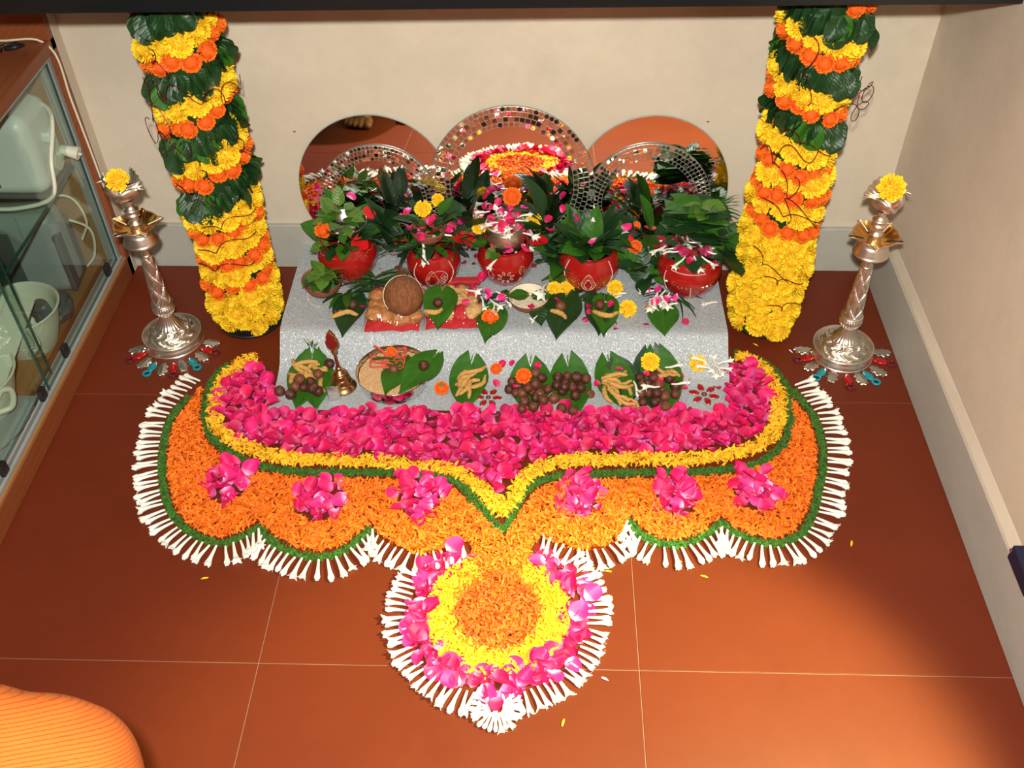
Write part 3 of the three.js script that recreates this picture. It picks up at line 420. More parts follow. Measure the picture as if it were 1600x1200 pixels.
// bead string on the pot's surface: (s, y) are metres around the belly from the front, and height
function beads(t, r, h, list, mat, name = 'bead_trim', k = 1) { mesh(name, merge(list.map(([s, y]) => { const a = s / r, q = potR(r, h, y) + 0.0006; return beadGeo.clone().scale(k, k, k).translate(sin(a) * q, y, cos(a) * q); })), mat, t); }
const oval = (cx, cy, a, b, n, rot = 0) => Array.from({ length: n }, (_, i) => { const p = i / n * 2 * PI, x = cos(p) * a, y = sin(p) * b; return [cx + x * cos(rot) - y * sin(rot), cy + x * sin(rot) + y * cos(rot)]; });
const drop = (cx, cy, a, b, n) => Array.from({ length: n }, (_, i) => { const p = i / n * 2 * PI; return [cx + a * sin(p) * (1 - 0.45 * max(0, cos(p))), cy + b * cos(p) * (cos(p) > 0 ? 1.25 : 1)]; });
function pot(pos, r, h, label, deco, turn = 0) { r *= 1.07; h *= 1.13; const t = thing('painted_pot', label, 'pot', pos, undefined, turn); mesh('pot_body', smoothLathe(potShape(r, h), 56, 60), M.redPot, t); deco(t, r, h); return t; }
const gemGeo = new THREE.SphereGeometry(1, 10, 6), diamondGeo = new THREE.OctahedronGeometry(1.15, 0);
function jewel(t, r, h, s, y, a, b, mat, name = 'jewel') { const q = potR(r, h, y), an = s / r, m = mesh(name, gemGeo, mat, t); m.position.set(sin(an) * q, y, cos(an) * q); m.rotation.set(-0.2, an, 0, 'YXZ'); m.scale.set(a, b, 0.0022); return m; }
const pots = [[-0.416, 0.0655, 0.118], [-0.229, 0.0655, 0.135], [-0.075, 0.0655, 0.122], [0.104, 0.0655, 0.142], [0.315, 0.0655, 0.155]];
pot(pots[0], 0.060, 0.088, 'plain glossy red pot at the left end, under a mound of pale leaves', (t, r, h) => { beads(t, r, h, Array.from({ length: 60 }, (_, i) => [(i - 30) * 0.0046, h * 0.8 + 0.002 * sin(i)]), M.brass); const l = []; for (let k = 0; k < 9; k++) for (let j = 0; j < 8; j++) l.push([0.012 + k * 0.004 + 0.002 * (j % 2), h * (0.25 + 0.05 * j)]); beads(t, r, h, l, M.gold, 'gold_dots', 0.5); });
pot(pots[1], 0.054, 0.080, 'red pot second from left, with a beaded round medallion and a silver lattice', (t, r, h) => {
  beads(t, r, h, [...drop(-0.004, h * 0.42, 0.015, 0.020, 40), ...oval(0.010, h * 0.45, 0.021, 0.022, 46)], M.pearl, 'bead_trim', 0.7);
  jewel(t, r, h, -0.004, h * 0.42, 0.008, 0.0095, M.gemWine); const sp = []; for (let i = 0; i < 22; i++) { const a = i / 22 * 6.283; for (const k of [0.0105, 0.012]) sp.push([-0.004 + cos(a) * k, h * 0.42 + sin(a) * k * 1.2]); } beads(t, r, h, sp, M.gold, 'gold_rays', 0.6);
  const lat = []; for (let i = 0; i < 11; i++) for (let d = -1; d <= 1; d += 2) for (let k = 0; k < 3; k++) { const x = 0.014 + i * 0.0013; lat.push([x, h * 0.32 + (k * 0.009) + d * ((i * 0.0016) % 0.009)]); } beads(t, r, h, lat, M.pearl, 'silver_lattice', 0.5);
  beads(t, r, h, [...Array.from({ length: 26 }, (_, i) => [0.040 + 0.006 * sin(i / 26 * PI), h * (0.15 + 0.7 * i / 26)]), ...Array.from({ length: 26 }, (_, i) => [-0.040 - 0.006 * sin(i / 26 * PI), h * (0.15 + 0.7 * i / 26)])], M.pearl, 'bead_trim');
}, 0.1);
pot(pots[2], 0.056, 0.082, 'red pot in the middle of the row, with a ring of white beaded petals', (t, r, h) => {
  const l = []; for (let i = 0; i < 8; i++) { const a = i / 8 * 6.283 + 0.3; l.push(...oval(cos(a) * 0.0145, h * 0.42 + sin(a) * 0.0135, 0.0042, 0.0022, 12, a)); } beads(t, r, h, l, M.pearl, 'bead_petals', 0.62);
  for (let i = 0; i < 5; i++) { const a = i / 5 * 6.283; jewel(t, r, h, cos(a) * 0.0052, h * 0.42 + sin(a) * 0.005, 0.0032, 0.0032, M.gemWine, 'wine_jewel'); }
  jewel(t, r, h, 0.036, h * 0.55, 0.0045, 0.0085, M.gold, 'gold_patch'); beads(t, r, h, [...oval(0.036, h * 0.55, 0.006, 0.0105, 20), ...oval(0.036, h * 0.25, 0.003, 0.006, 14), ...oval(-0.034, h * 0.45, 0.006, 0.012, 22)], M.pearl, 'bead_trim', 0.6);
}, 0.05);
pot(pots[3], 0.060, 0.086, 'red pot second from right, with a beaded teardrop jewel and golden rays', (t, r, h) => {
  beads(t, r, h, [...drop(0, h * 0.42, 0.0155, 0.021, 44), ...drop(0, h * 0.41, 0.0085, 0.0125, 30)], M.pearl, 'bead_trim', 0.75); beads(t, r, h, drop(0, h * 0.415, 0.0122, 0.0168, 22), M.gold, 'gold_beads', 1.1);
  jewel(t, r, h, 0, h * 0.40, 0.0058, 0.0085, M.gemRed);
  const ray = []; for (const s of [-1, 1]) for (let k = 0; k < 6; k++) for (let j = 0; j < 12; j++) ray.push([s * (0.018 + j * 0.0019), h * (0.22 + 0.065 * k) + 0.0011 * j + 0.0022 * sin(j * 0.9 + k)]); beads(t, r, h, ray, M.gold, 'gold_rays', 0.62);
  beads(t, r, h, [...Array.from({ length: 30 }, (_, i) => [0.052 + 0.004 * sin(i / 30 * PI), h * (0.2 + 0.7 * i / 30)]), ...Array.from({ length: 30 }, (_, i) => [-0.054 - 0.004 * sin(i / 30 * PI), h * (0.2 + 0.7 * i / 30)])], M.pearl);
}, -0.05);
pot(pots[4], 0.063, 0.086, 'red pot at the right end of the row, with a band of diamond mirrors', (t, r, h) => {
  for (let i = 0; i < 13; i++) { const s = -0.055 + i * 0.0092, m = jewel(t, r, h, s, h * (0.52 - 0.05 * cos((i - 6) / 4)), 0.0032, 0.0032, i % 3 === 1 ? M.gold : M.mirror, 'diamond_mirror'); m.geometry = diamondGeo; }
  beads(t, r, h, [...Array.from({ length: 24 }, (_, i) => [0.014 - 0.004 * i / 24, h * (0.08 + 0.42 * i / 24)]), ...Array.from({ length: 24 }, (_, i) => [-0.052, h * (0.15 + 0.6 * i / 24)]), ...Array.from({ length: 30 }, (_, i) => [-0.04 + i * 0.0028, h * 0.8])], M.pearl);
}, -0.2);
// ---------------------------------------------------------------- what stands in and on the pots
const at = (p, dx, dy, dz) => [p[0] + dx, p[1] + dy + (dy > 0.06 ? 0.009 : 0), p[2] + dz];
{ // first pot: steel dish with round leaves around it and pale leaves on top
  const p = pots[0];
  const d = thing('steel_dish', 'shiny steel dish sitting in the leftmost red pot', 'dish', at(p, 0.004, 0.098, 0));
  mesh('dish_body', lathe([[0, 0], [0.022, 0.001], [0.036, 0.012], [0.044, 0.030], [0.047, 0.031], [0.0475, 0.029], [0.040, 0.010], [0.024, -0.001], [0, -0.002]], 48), M.steel, d); mesh('dish_foot', lathe([[0.018, -0.012], [0.024, -0.002]], 32), M.steel, d);
  leafBunch('round_leaf_ring', at(p, 0, 0.088, 0), { n: 11, geo: ROUND, mat: [M.leafMid, M.leafDark], a0: -2.9, a1: 2.9, e0: 0.35, e1: 0.85, r0: 0.026, r1: 0.038, y0: 0, y1: 0.008, roll: 0, s: 0.85 }, 'ring of round dark green leaves around the steel dish in the leftmost pot');
  leafBunch('round_leaf_ring', at(p, 0, 0.086, 0.004), { n: 4, geo: ROUND, mat: [M.leafMid, M.leafLight, M.leafDark], a0: -2.0, a1: 0.6, e0: -0.25, e1: 0.1, r0: 0.036, r1: 0.044, s: 0.6 }, 'drooping green leaves over the front rim of the leftmost pot');
  leafBunch('pale_leaf_sprig', at(p, -0.002, 0.125, -0.002), { n: 22, geo: BEL, mat: [M.leafLight, M.leafLight, M.leafMid], a0: -3.1, a1: 3.1, e0: -0.2, e1: 1.1, r0: 0.004, r1: 0.036, y1: 0.028 }, 'mound of small pale green leaves on top of the leftmost pot');
}
{ // second pot: small clay bowl, dark blades of leaves
  const p = pots[1];
  const b = thing('clay_bowl', 'small brown clay bowl on the second pot from left, holding red petals', 'bowl', at(p, -0.006, 0.092, -0.002));
  mesh('bowl_body', smoothLathe([[0, 0], [0.018, 0.001], [0.032, 0.014], [0.038, 0.030], [0.036, 0.031], [0.030, 0.016], [0.016, 0.004], [0, 0.003]], 40, 40), M.clay, b);
  leafBunch('mango_leaf_bunch', at(p, 0, 0.084, 0), { n: 9, geo: MANGO, mat: [M.leafDark, M.leafMid], a0: -2.4, a1: 2.4, e0: 0.0, e1: 0.4, r0: 0.008, r1: 0.022, s: 0.6 }, 'dark green leaves spread over the rim of the second pot from left');
  leafBunch('round_leaf_ring', at(p, -0.006, 0.118, -0.002), { n: 8, geo: ROUND, mat: [M.leafDark, M.leafMid], a0: -3, a1: 3, e0: 0.1, e1: 0.6, r0: 0.0, r1: 0.014, s: 0.5 }, 'small dark leaves filling the clay bowl on the second pot from left');
  for (let i = 0; i < 7; i++) rosePetal(at(p, -0.006 + 0.02 * sin(i * 2.4), 0.128 + 0.003 * (i % 2), 0.006 + 0.018 * cos(i * 2.4)), 0.024, 0.7, 'red petal in the clay bowl on the second pot from left', 'red petals in the clay bowl', i % 3 ? M.rose[1] : M.redPetal);
  leafBunch('grass_blade_tuft', at(p, -0.05, 0.07, -0.014), { n: 26, geo: BLADE, mat: [M.leafDark, M.leafMid], a0: -2.6, a1: 2.6, e0: 0.2, e1: 1.2, r1: 0.02, s: 0.8 }, 'tuft of thin dark green blades between the first two pots');
  leafBunch('grass_blade_tuft', at(p, 0.05, 0.08, -0.02), { n: 24, geo: BLADE, mat: [M.leafDark, M.leafDark, M.leafMid], a0: -2.8, a1: 2.8, e0: 0.3, e1: 1.3, r1: 0.024, s: 0.75 }, 'tuft of thin dark green blades between the second and middle pots');
  leafBunch('mango_leaf_bunch', at(p, -0.002, 0.12, -0.02), { n: 8, geo: WIDE, mat: [M.leafDark, M.leafMid], a0: -2.6, a1: 2.6, e0: 0.5, e1: 1.2, r0: 0.01, r1: 0.03, s: 0.6 }, 'upright dark green leaves behind the small clay bowl');
}
{ // middle pot: silver cup
  const p = pots[2];
  const c = thing('silver_cup', 'silver metal cup standing in the middle red pot, full of petals', 'cup', at(p, 0.002, 0.072, -0.002));
  mesh('cup_body', smoothLathe([[0, 0], [0.030, 0], [0.038, 0.012], [0.041, 0.030], [0.038, 0.044], [0.037, 0.050], [0.042, 0.054], [0.043, 0.057], [0.039, 0.057], [0.036, 0.051], [0.030, 0.049], [0, 0.049]], 56, 70), M.silver, c);
  mesh('cup_band', new THREE.TorusGeometry(0.0395, 0.0016, 8, 48).rotateX(PI / 2).translate(0, 0.046, 0), M.silverDark, c);
  leafBunch('round_leaf_ring', at(p, 0, 0.082, 0.004), { n: 3, geo: ROUND, mat: [M.leafMid, M.leafLight], a0: -1.4, a1: -0.2, e0: -0.4, e1: 0.1, r0: 0.034, r1: 0.042, s: 0.45 }, 'small green leaves hanging over the rim of the middle pot');
}
{ // fourth pot: tall dark leaves
  const p = pots[3];
  leafBunch('mango_leaf_bunch', at(p, 0, 0.075, -0.004), { n: 20, geo: WIDE, mat: [M.leafDark, M.leafMid, M.leafDark], a0: -3, a1: 3, e0: 0.7, e1: 1.4, r0: 0.006, r1: 0.030, s: 1.0 }, 'tall bunch of dark green pointed leaves standing in the second pot from right');
  leafBunch('round_leaf_ring', at(p, 0, 0.084, 0), { n: 10, geo: ROUND, mat: [M.leafDark, M.leafMid], a0: -2.2, a1: 2.2, e0: 0.2, e1: 0.6, r0: 0.006, r1: 0.024, s: 0.85 }, 'broad dark green leaves over the rim of the second pot from right');
  leafBunch('pale_leaf_sprig', at(p, -0.058, 0.02, 0.008), { n: 5, geo: ROUND, mat: [M.leafLight], a0: -1.8, a1: 1.6, e0: 0.0, e1: 0.5, r1: 0.01, s: 0.6 }, 'pale yellow-green leaf sprig left of the second pot from right');
  leafBunch('mango_leaf_bunch', at(p, -0.066, 0.05, -0.01), { n: 11, geo: WIDE, mat: [M.leafDark, M.leafMid], a0: -2.4, a1: 2.2, e0: 0.2, e1: 1.25, r1: 0.02, s: 0.85 }, 'dark green leaves between the middle pot and the pot to its right');
}
{ // fifth pot: glass jar under a stack of broad leaves
  const p = pots[4];
  const j = thing('glass_jar', 'small clear glass jar in the rightmost pot under the leaf stack', 'jar', at(p, 0, 0.072, 0.0));
  mesh('jar_body', lathe([[0, 0], [0.034, 0], [0.037, 0.004], [0.037, 0.052], [0.032, 0.058], [0.031, 0.058], [0.035, 0.051], [0.035, 0.005], [0, 0.003]], 40), M.glass, j);
  mesh('jar_rim', new THREE.TorusGeometry(0.0325, 0.0018, 8, 40).rotateX(PI / 2).translate(0, 0.058, 0), M.silver, j);
  leafBunch('round_leaf_ring', at(p, 0, 0.086, 0.004), { n: 9, geo: ROUND, mat: [M.leafDark, M.leafMid], a0: -2.2, a1: 2.2, e0: 0.0, e1: 0.4, r0: 0.022, r1: 0.036, s: 0.62 }, 'dark leaves around the glass jar in the mouth of the rightmost pot');
  for (let i = 0; i < 7; i++) { const a = -1.5 + 3.0 * i / 6; tuberose(at(p, sin(a) * 0.036, 0.094 + 0.004 * (i % 2), cos(a) * 0.036), a * 1.2 + rr(-0.5, 0.5), 0.034, 'white tuberose blossom around the mouth of the rightmost pot', 'tuberoses on the rightmost pot', true, 0.35); }
  for (let i = 0; i < 5; i++) { const a = -1.3 + 2.6 * i / 4; rosePetal(at(p, sin(a) * 0.042, 0.096, cos(a) * 0.042), 0.024, 0.7, 'pink rose petal around the mouth of the rightmost pot', 'petals on the rightmost pot', M.rose[1]); }
  const s = thing('betel_leaf_stack', 'flat stack of broad dark betel leaves on top of the rightmost pot', 'leaves', at(p, 0.002, 0.136, -0.004));
  for (let i = 0; i < 20; i++) { const m = mesh('leaf', BETEL[i % 3], i % 4 === 3 ? M.leafMid : M.leafDark, s), L = rr(0.095, 0.125), a = (i % 2 ? PI / 2 : -PI / 2) + rr(-0.9, 0.9); m.scale.set(L * rr(0.8, 1), L, L); m.rotation.set(rr(-0.12, 0.05), a, rr(-0.15, 0.15), 'YXZ'); m.position.set(-sin(a) * L * 0.45, 0.0028 * i, -cos(a) * L * 0.45); }
  leafBunch('leaf_roll', at(p, 0.012, 0.186, 0.0), { n: 6, geo: ROUND, mat: [M.leafLight, M.leafMid], a0: -2, a1: 2.4, e0: 0.1, e1: 0.8, r1: 0.012, s: 0.6 }, 'pale curled leaf sprig on top of the leaf stack');
  leafBunch('mango_leaf_bunch', at(p, 0.05, 0.10, -0.005), { n: 8, geo: ROUND, mat: [M.leafDark, M.leafMid], a0: 0.2, a1: 2.6, e0: -0.6, e1: 0.3, r0: 0.01, r1: 0.03, s: 1.1 }, 'dark green leaves hanging down the right side of the rightmost pot');
  leafBunch('mango_leaf_bunch', at(p, -0.09, 0.012, 0.004), { n: 16, geo: ROUND, mat: [M.leafDark, M.leafDark, M.leafMid], a0: -3, a1: 3, e0: -0.1, e1: 0.9, r1: 0.03, y1: 0.05, s: 0.75 }, 'heap of dark green leaves between the two right pots');
  leafBunch('grass_blade_tuft', at(p, 0.03, 0.17, -0.02), { n: 14, geo: BLADE, mat: [M.leafMid], a0: 0.3, a1: 2.4, e0: 0.1, e1: 0.7, r1: 0.02, s: 0.6 }, 'thin green stalks sticking out at the right of the leaf stack');
}
// taller leaves and a clay pot seen behind the row
leafBunch('mango_leaf_bunch', [-0.315, 0.085, 0.088], { n: 18, geo: WIDE, mat: [M.leafDark], a0: -2.4, a1: 2.4, e0: 0.6, e1: 1.4, r1: 0.035, y1: 0.10, s: 1.0 }, 'dark leaves behind the gap between the first two pots');
leafBunch('mango_leaf_bunch', [0.235, 0.08, 0.092], { n: 18, geo: WIDE, mat: [M.leafDark, M.leafDark, M.leafMid], a0: -2.4, a1: 2.4, e0: 0.5, e1: 1.35, r1: 0.035, y1: 0.09, s: 0.95 }, 'dark leaves behind the gap between the two right pots');
leafBunch('mango_leaf_bunch', [-0.150, 0.09, 0.092], { n: 16, geo: WIDE, mat: [M.leafDark], a0: -2.4, a1: 2.4, e0: 0.7, e1: 1.4, r1: 0.03, y1: 0.12, s: 0.9 }, 'dark leaves behind the gap between the second and middle pots');
leafBunch('mango_leaf_bunch', [0.016, 0.09, 0.092], { n: 18, geo: WIDE, mat: [M.leafDark, M.leafDark, M.leafMid], a0: -2.4, a1: 2.4, e0: 0.7, e1: 1.4, r1: 0.03, y1: 0.12, s: 0.95 }, 'dark upright leaves behind the middle pot and to its right');
{
  for (let i = 0; i < 16; i++) { const a = i * 2.4, q = 0.034 * sqrt((i + 0.5) / 16); if (i % 2) rosePetal([pots[2][0] + sin(a) * q, 0.204 + rr(0, 0.006), pots[2][2] + cos(a) * q], rr(0.018, 0.026), 0.7, 'pink rose petal heaped in the silver cup on the middle pot', 'rose petals heaped in the silver cup on the middle pot'); else tuberose([pots[2][0] + sin(a) * q, 0.206, pots[2][2] + cos(a) * q], a, 0.03, 'white tuberose blossom heaped around the silver cup on the middle pot', 'tuberoses around the silver cup', true, -0.1); }
  const f = thing('foil_packet', 'crumpled silver foil packet among the leaves left of the silver cup', 'foil', [-.1534,.155,-.0324]);
  mesh('foil_sheet', warp(new THREE.IcosahedronGeometry(0.018, 4), (v) => v.multiplyScalar(0.8 + 0.5 * noise(v.x * 160, v.y * 160, v.z * 160))), M.foil, f);
}
// flowers among the pots
const toCam = V(0.0, 0.72, 0.7);
bloom('orange', [-.4553,.196,.1414], 0.0185, V(-0.1, 0.55, 0.85), 'round orange marigold on the front left of the leftmost pot');
bloom('yellow', [-.2466,.223,.0992], 0.0185, V(0, 0.7, 0.7), 'yellow chrysanthemum in the clay bowl on the second pot from left');
bloom('yellow', [-.2182,.223,.068], 0.0150, V(0.5, 0.5, 0.6), 'half-hidden yellow flower turned sideways behind the clay bowl');
bloom('yellow', [-.1297,.193,.1198], 0.0170, V(-0.4, 0.6, 0.8), 'yellow chrysanthemum leaning on the left side of the silver cup');
bloom('yellow', [-.0145,.193,.0976], 0.0185, V(0.4, 0.7, 0.7), 'yellow chrysanthemum leaning on the right side of the silver cup');
bloom('orange', [-.0608,.233,.0671], 0.0205, V(0, 0.6, 0.8), 'orange marigold on top of the petals in the silver cup');
bloom('orange', [.2012,.14,.1157], 0.0160, V(0, 0.5, 0.9), 'orange marigold between the two right pots');
bloom('orange', [.206,.157,.0602], 0.0100, V(0, 0.8, 0.5), 'small dark orange flower above the marigold between the right pots');
// red petals laid over the pot rims
const bigPetal = (p, L, a, e, label, mat) => { const o = single('red_petal', petalPlain, mat || M.redPetal, p, label, 'petal'); o.rotation.set(-e, a, rr(-0.2, 0.2), 'YXZ'); o.scale.set(L * 1.15, L, L); };
bigPetal([-.3922,.178,.1474], 0.040, 0.9, -0.3, 'large red petal over the front rim of the leftmost pot');
bigPetal([-.3696,.208,.0687], 0.034, 0.3, -0.6, 'red petal standing among the leaves right of the leftmost pot');
bigPetal([-.281,.14,.1074], 0.036, -1.5, -0.1, 'large red petal on the left rim of the second pot from left');
bigPetal([-.1848,.163,.1243], 0.046, 1.8, -0.1, 'bright red petal between the second and middle pots');
bigPetal([-.1554,.153,.1239], 0.042, 1.5, 0.0, 'crimson petal touching the left rim of the middle pot');
bigPetal([-.0221,.163,.1247], 0.040, 1.2, 0.0, 'large red petal on the right rim of the middle pot');
bigPetal([.0378,.14,.1107], 0.026, 1.4, 0.0, 'red petal at the left rim of the second pot from right');
bigPetal([.1907,.156,.0895], 0.030, -0.4, -0.4, 'bright red petal above the marigold between the right pots');
bigPetal([.2294,.165,.0713], 0.028, 0.3, 0.1, 'crimson petal left of the leaf stack on the rightmost pot');
bigPetal([.2992,.16,.1463], 0.050, 0.5, -0.7, 'wide red petal hanging over the front of the rightmost pot');
bigPetal([.2609,.168,.117], 0.034, -0.8, -0.4, 'dark red petal at the left rim of the rightmost pot', M.darkPetal);
bigPetal([.357,.168,.1205], 0.034, 0.8, -0.5, 'dark red petal at the right rim of the rightmost pot', M.darkPetal);
for (const [l, list, n] of [['pale pink rose petal scattered over the second pot from left', [[-.2889,.195,.0917],[-.2741,.195,.1288],[-.2594,.195,.1148],[-.2415,.195,.133],[-.2118,.195,.0671],[-.1968,.195,.0477],[-.1809,.195,.0787],[-.1684,.195,.1022],[-.1973,.195,.1141],[-.1819,.195,.1415],[-.228,.195,.1028],[-.2824,.195,.0485]], 0], ['pink rose petal heaped in the silver cup on the middle pot', [[-.1008,.215,.0907],[-.084,.215,.1069],[-.0655,.215,.0997],[-.0465,.215,.1089],[-.0756,.215,.1185],[-.0934,.215,.0716],[-.0405,.215,.0758],[-.1154,.215,.067]], 1], ['pink rose petal in the mouth of the middle pot', [[-.0804,.175,.1533],[-.0588,.175,.1642],[-.0392,.175,.1483],[-.0248,.175,.13],[-.0932,.175,.1353]], 1], ['pink rose petal among the tall leaves of the second pot from right', [[.0424,.195,.0693],[.0624,.195,.0974],[.1469,.195,.1035],[.1129,.195,.1608],[.0233,.195,.1393],[.1675,.195,.1217],[.0099,.195,.1073]], 1], ['pink rose petal scattered behind the middle pot', [[.001,.17,-.0341],[.0181,.17,-.0166],[.0378,.17,-.0018],[.0494,.17,-.0473],[-.1478,.17,-.0454],[-.1663,.17,-.0198],[.1492,.17,-.0483],[.1698,.17,-.0332]], 2], ['pink rose petal on the leaf mound of the leftmost pot', [[-.4785,.22,.0636],[-.4464,.22,.0584],[-.4594,.22,.0291],[-.4108,.22,.0483]], 2]])
  for (const p of list) { const o = rosePetal([p[0], p[1] + rr(-0.005, 0.005), p[2]], rr(0.017, 0.025), 0.9, l, l.replace('pink rose petal', 'rose petals').replace('pale ', '')); }
// tuberose blossoms with bent tubes
const bent = (p, a, L, e, label, g) => tuberose(p, a, L, label, g, true, -e);
bent([-.3935,.186,.1312], -1.2, 0.042, -0.3, 'single bent tuberose blossom on the leftmost pot');
bent([-.2461,.178,.1548], 0.5, 0.048, -0.5, 'long bent tuberose blossom over the front of the second pot from left');
bent([-.1875,.178,.1314], -1.4, 0.040, 0.1, 'tuberose blossom lying on the red petal right of the second pot');
bent([.1118,.218,.0787], 0.3, 0.040, -0.5, 'tuberose blossom among the tall leaves of the second pot from right');
for (const [p, a] of [[[-.1096,.19,.0587], -1.2], [[-.0951,.19,.0777], -0.7], [[-.0743,.19,.0893], 0.1], [[-.0499,.19,.0867], 0.5], [[-.0314,.19,.0579], 2.4], [[-.1123,.19,.0296], -2.2], [[-.0458,.19,.029], 2.0], [[-.0183,.19,.0139], 2.4], [[-.0249,.19,.1236], 0.7], [[-.0353,.19,.1374], 1.0]]) bent(p, a, 0.032, rr(-0.4, 0.2), 'white tuberose blossom heaped around the silver cup on the middle pot', 'tuberoses around the silver cup');
for (const [p, a] of [[[-.0847,.15,.1235], -0.6], [[-.0661,.15,.1095], -1.0], [[-.0441,.15,.1139], 0.9], [[-.0518,.15,.1322], 0.3], [[-.0886,.15,.1641], -0.3]]) bent(p, a, 0.034, -0.5, 'white tuberose blossom over the front rim of the middle pot', 'tuberoses on the rim of the middle pot');
for (const [p, a] of [[[.2793,.165,.1241], -1.3], [[.2992,.165,.1124], 0.2], [[.3149,.165,.1168], 0.8], [[.2616,.165,.1446], -0.8], [[.2896,.165,.1577], 0.4], [[.3478,.165,.1346], 1.2], [[.3564,.165,.1524], 0.7], [[.3337,.165,.1166], 1.0], [[.255,.165,.1266], -1.2], [[.3131,.165,.0938], -0.4]]) bent(p, a, 0.034, -0.4, 'white tuberose blossom around the mouth of the rightmost pot', 'tuberoses on the rightmost pot');
bent([.3206,.228,.0821], 1.3, 0.03, 0, 'white tuberose blossom on top of the leaf stack');
// ---------------------------------------------------------------- on the top of the step
{ // clay bowl of leaves on a beaded stand
  const c = [-.4575,.072,.2043], t = thing('beaded_stand', 'small stand of beaded wire under the brown clay bowl at the left end', 'stand', [c[0], 0.066, c[2]]);
  for (let k = 0; k < 4; k++) { const l = []; for (let i = 0; i < 46; i++) { const a = i / 46 * 6.283; l.push(beadGeo.clone().translate(sin(a) * (0.039 - 0.002 * abs(k - 1.5)), 0.0025 + k * 0.0038, cos(a) * (0.039 - 0.002 * abs(k - 1.5)))); } mesh('bead_ring', merge(l), M.pearl, t); }
  const b = thing('clay_bowl', 'brown clay bowl full of green leaves on a beaded stand at the left end', 'bowl', [c[0], 0.080, c[2]]);
  mesh('bowl_body', smoothLathe([[0, 0], [0.014, 0.0], [0.033, 0.014], [0.043, 0.036], [0.0415, 0.037], [0.031, 0.018], [0.012, 0.005], [0, 0.004]], 40, 40), M.clay, b);
  leafBunch('round_leaf_ring', [c[0], 0.110, c[2]], { n: 12, geo: ROUND, mat: [M.leafDark, M.leafMid], a0: -3, a1: 3, e0: -0.1, e1: 0.5, r0: 0.0, r1: 0.012, s: 0.66 }, 'dark green leaves filling the clay bowl at the left end');
  leafBunch('pale_leaf_sprig', [c[0] + 0.005, 0.124, c[2]], { n: 7, geo: ROUND, mat: [M.leafLight], a0: -2.6, a1: 2.4, e0: -0.1, e1: 0.6, r1: 0.012, y1: 0.012, s: 0.62 }, 'pale green leaf sprig on top of the clay bowl at the left end');
  leafBunch('grass_blade_tuft', [-.3685,.075,.1808], { n: 30, geo: BLADE, mat: [M.leafDark, M.leafDark, M.leafMid], a0: 0.6, a1: 2.3, e0: 0.0, e1: 0.4, r1: 0.02, y1: 0.02, s: 0.8 }, 'bundle of dark thin leaves lying left of the coconut');
  leafBunch('grass_blade_tuft', [-.3489,.075,.1717], { n: 24, geo: BLADE, mat: [M.leafDark, M.leafMid], a0: -2.6, a1: -0.8, e0: 0.0, e1: 0.4, r1: 0.02, y1: 0.02, s: 0.8 }, 'bundle of dark thin leaves lying behind the left betel leaf');
  leafBunch('mango_leaf_bunch', [-.4075,.07,.2012], { n: 7, geo: MANGO, mat: [M.leafDark, M.leafMid], a0: -1.4, a1: 1.8, e0: 0.0, e1: 0.5, r1: 0.02, y1: 0.02, s: 0.55 }, 'dark green leaves behind the left betel leaf on the step');
}
function lump(r, k, s, flat = 1) { return warp(new THREE.IcosahedronGeometry(r, 4), (v) => { const n = 0.75 + k * (noise(v.x * s + 7, v.y * s, v.z * s) * 0.7 + noise(v.x * s * 2.3, v.y * s * 2.3, v.z * s * 2.3 + 4) * 0.3); v.multiplyScalar(n); v.y *= flat; }); }
const foodGeo = [0, 1, 2, 3].map((k) => lump(0.0175, 0.65, 75 + k * 9, 0.75));
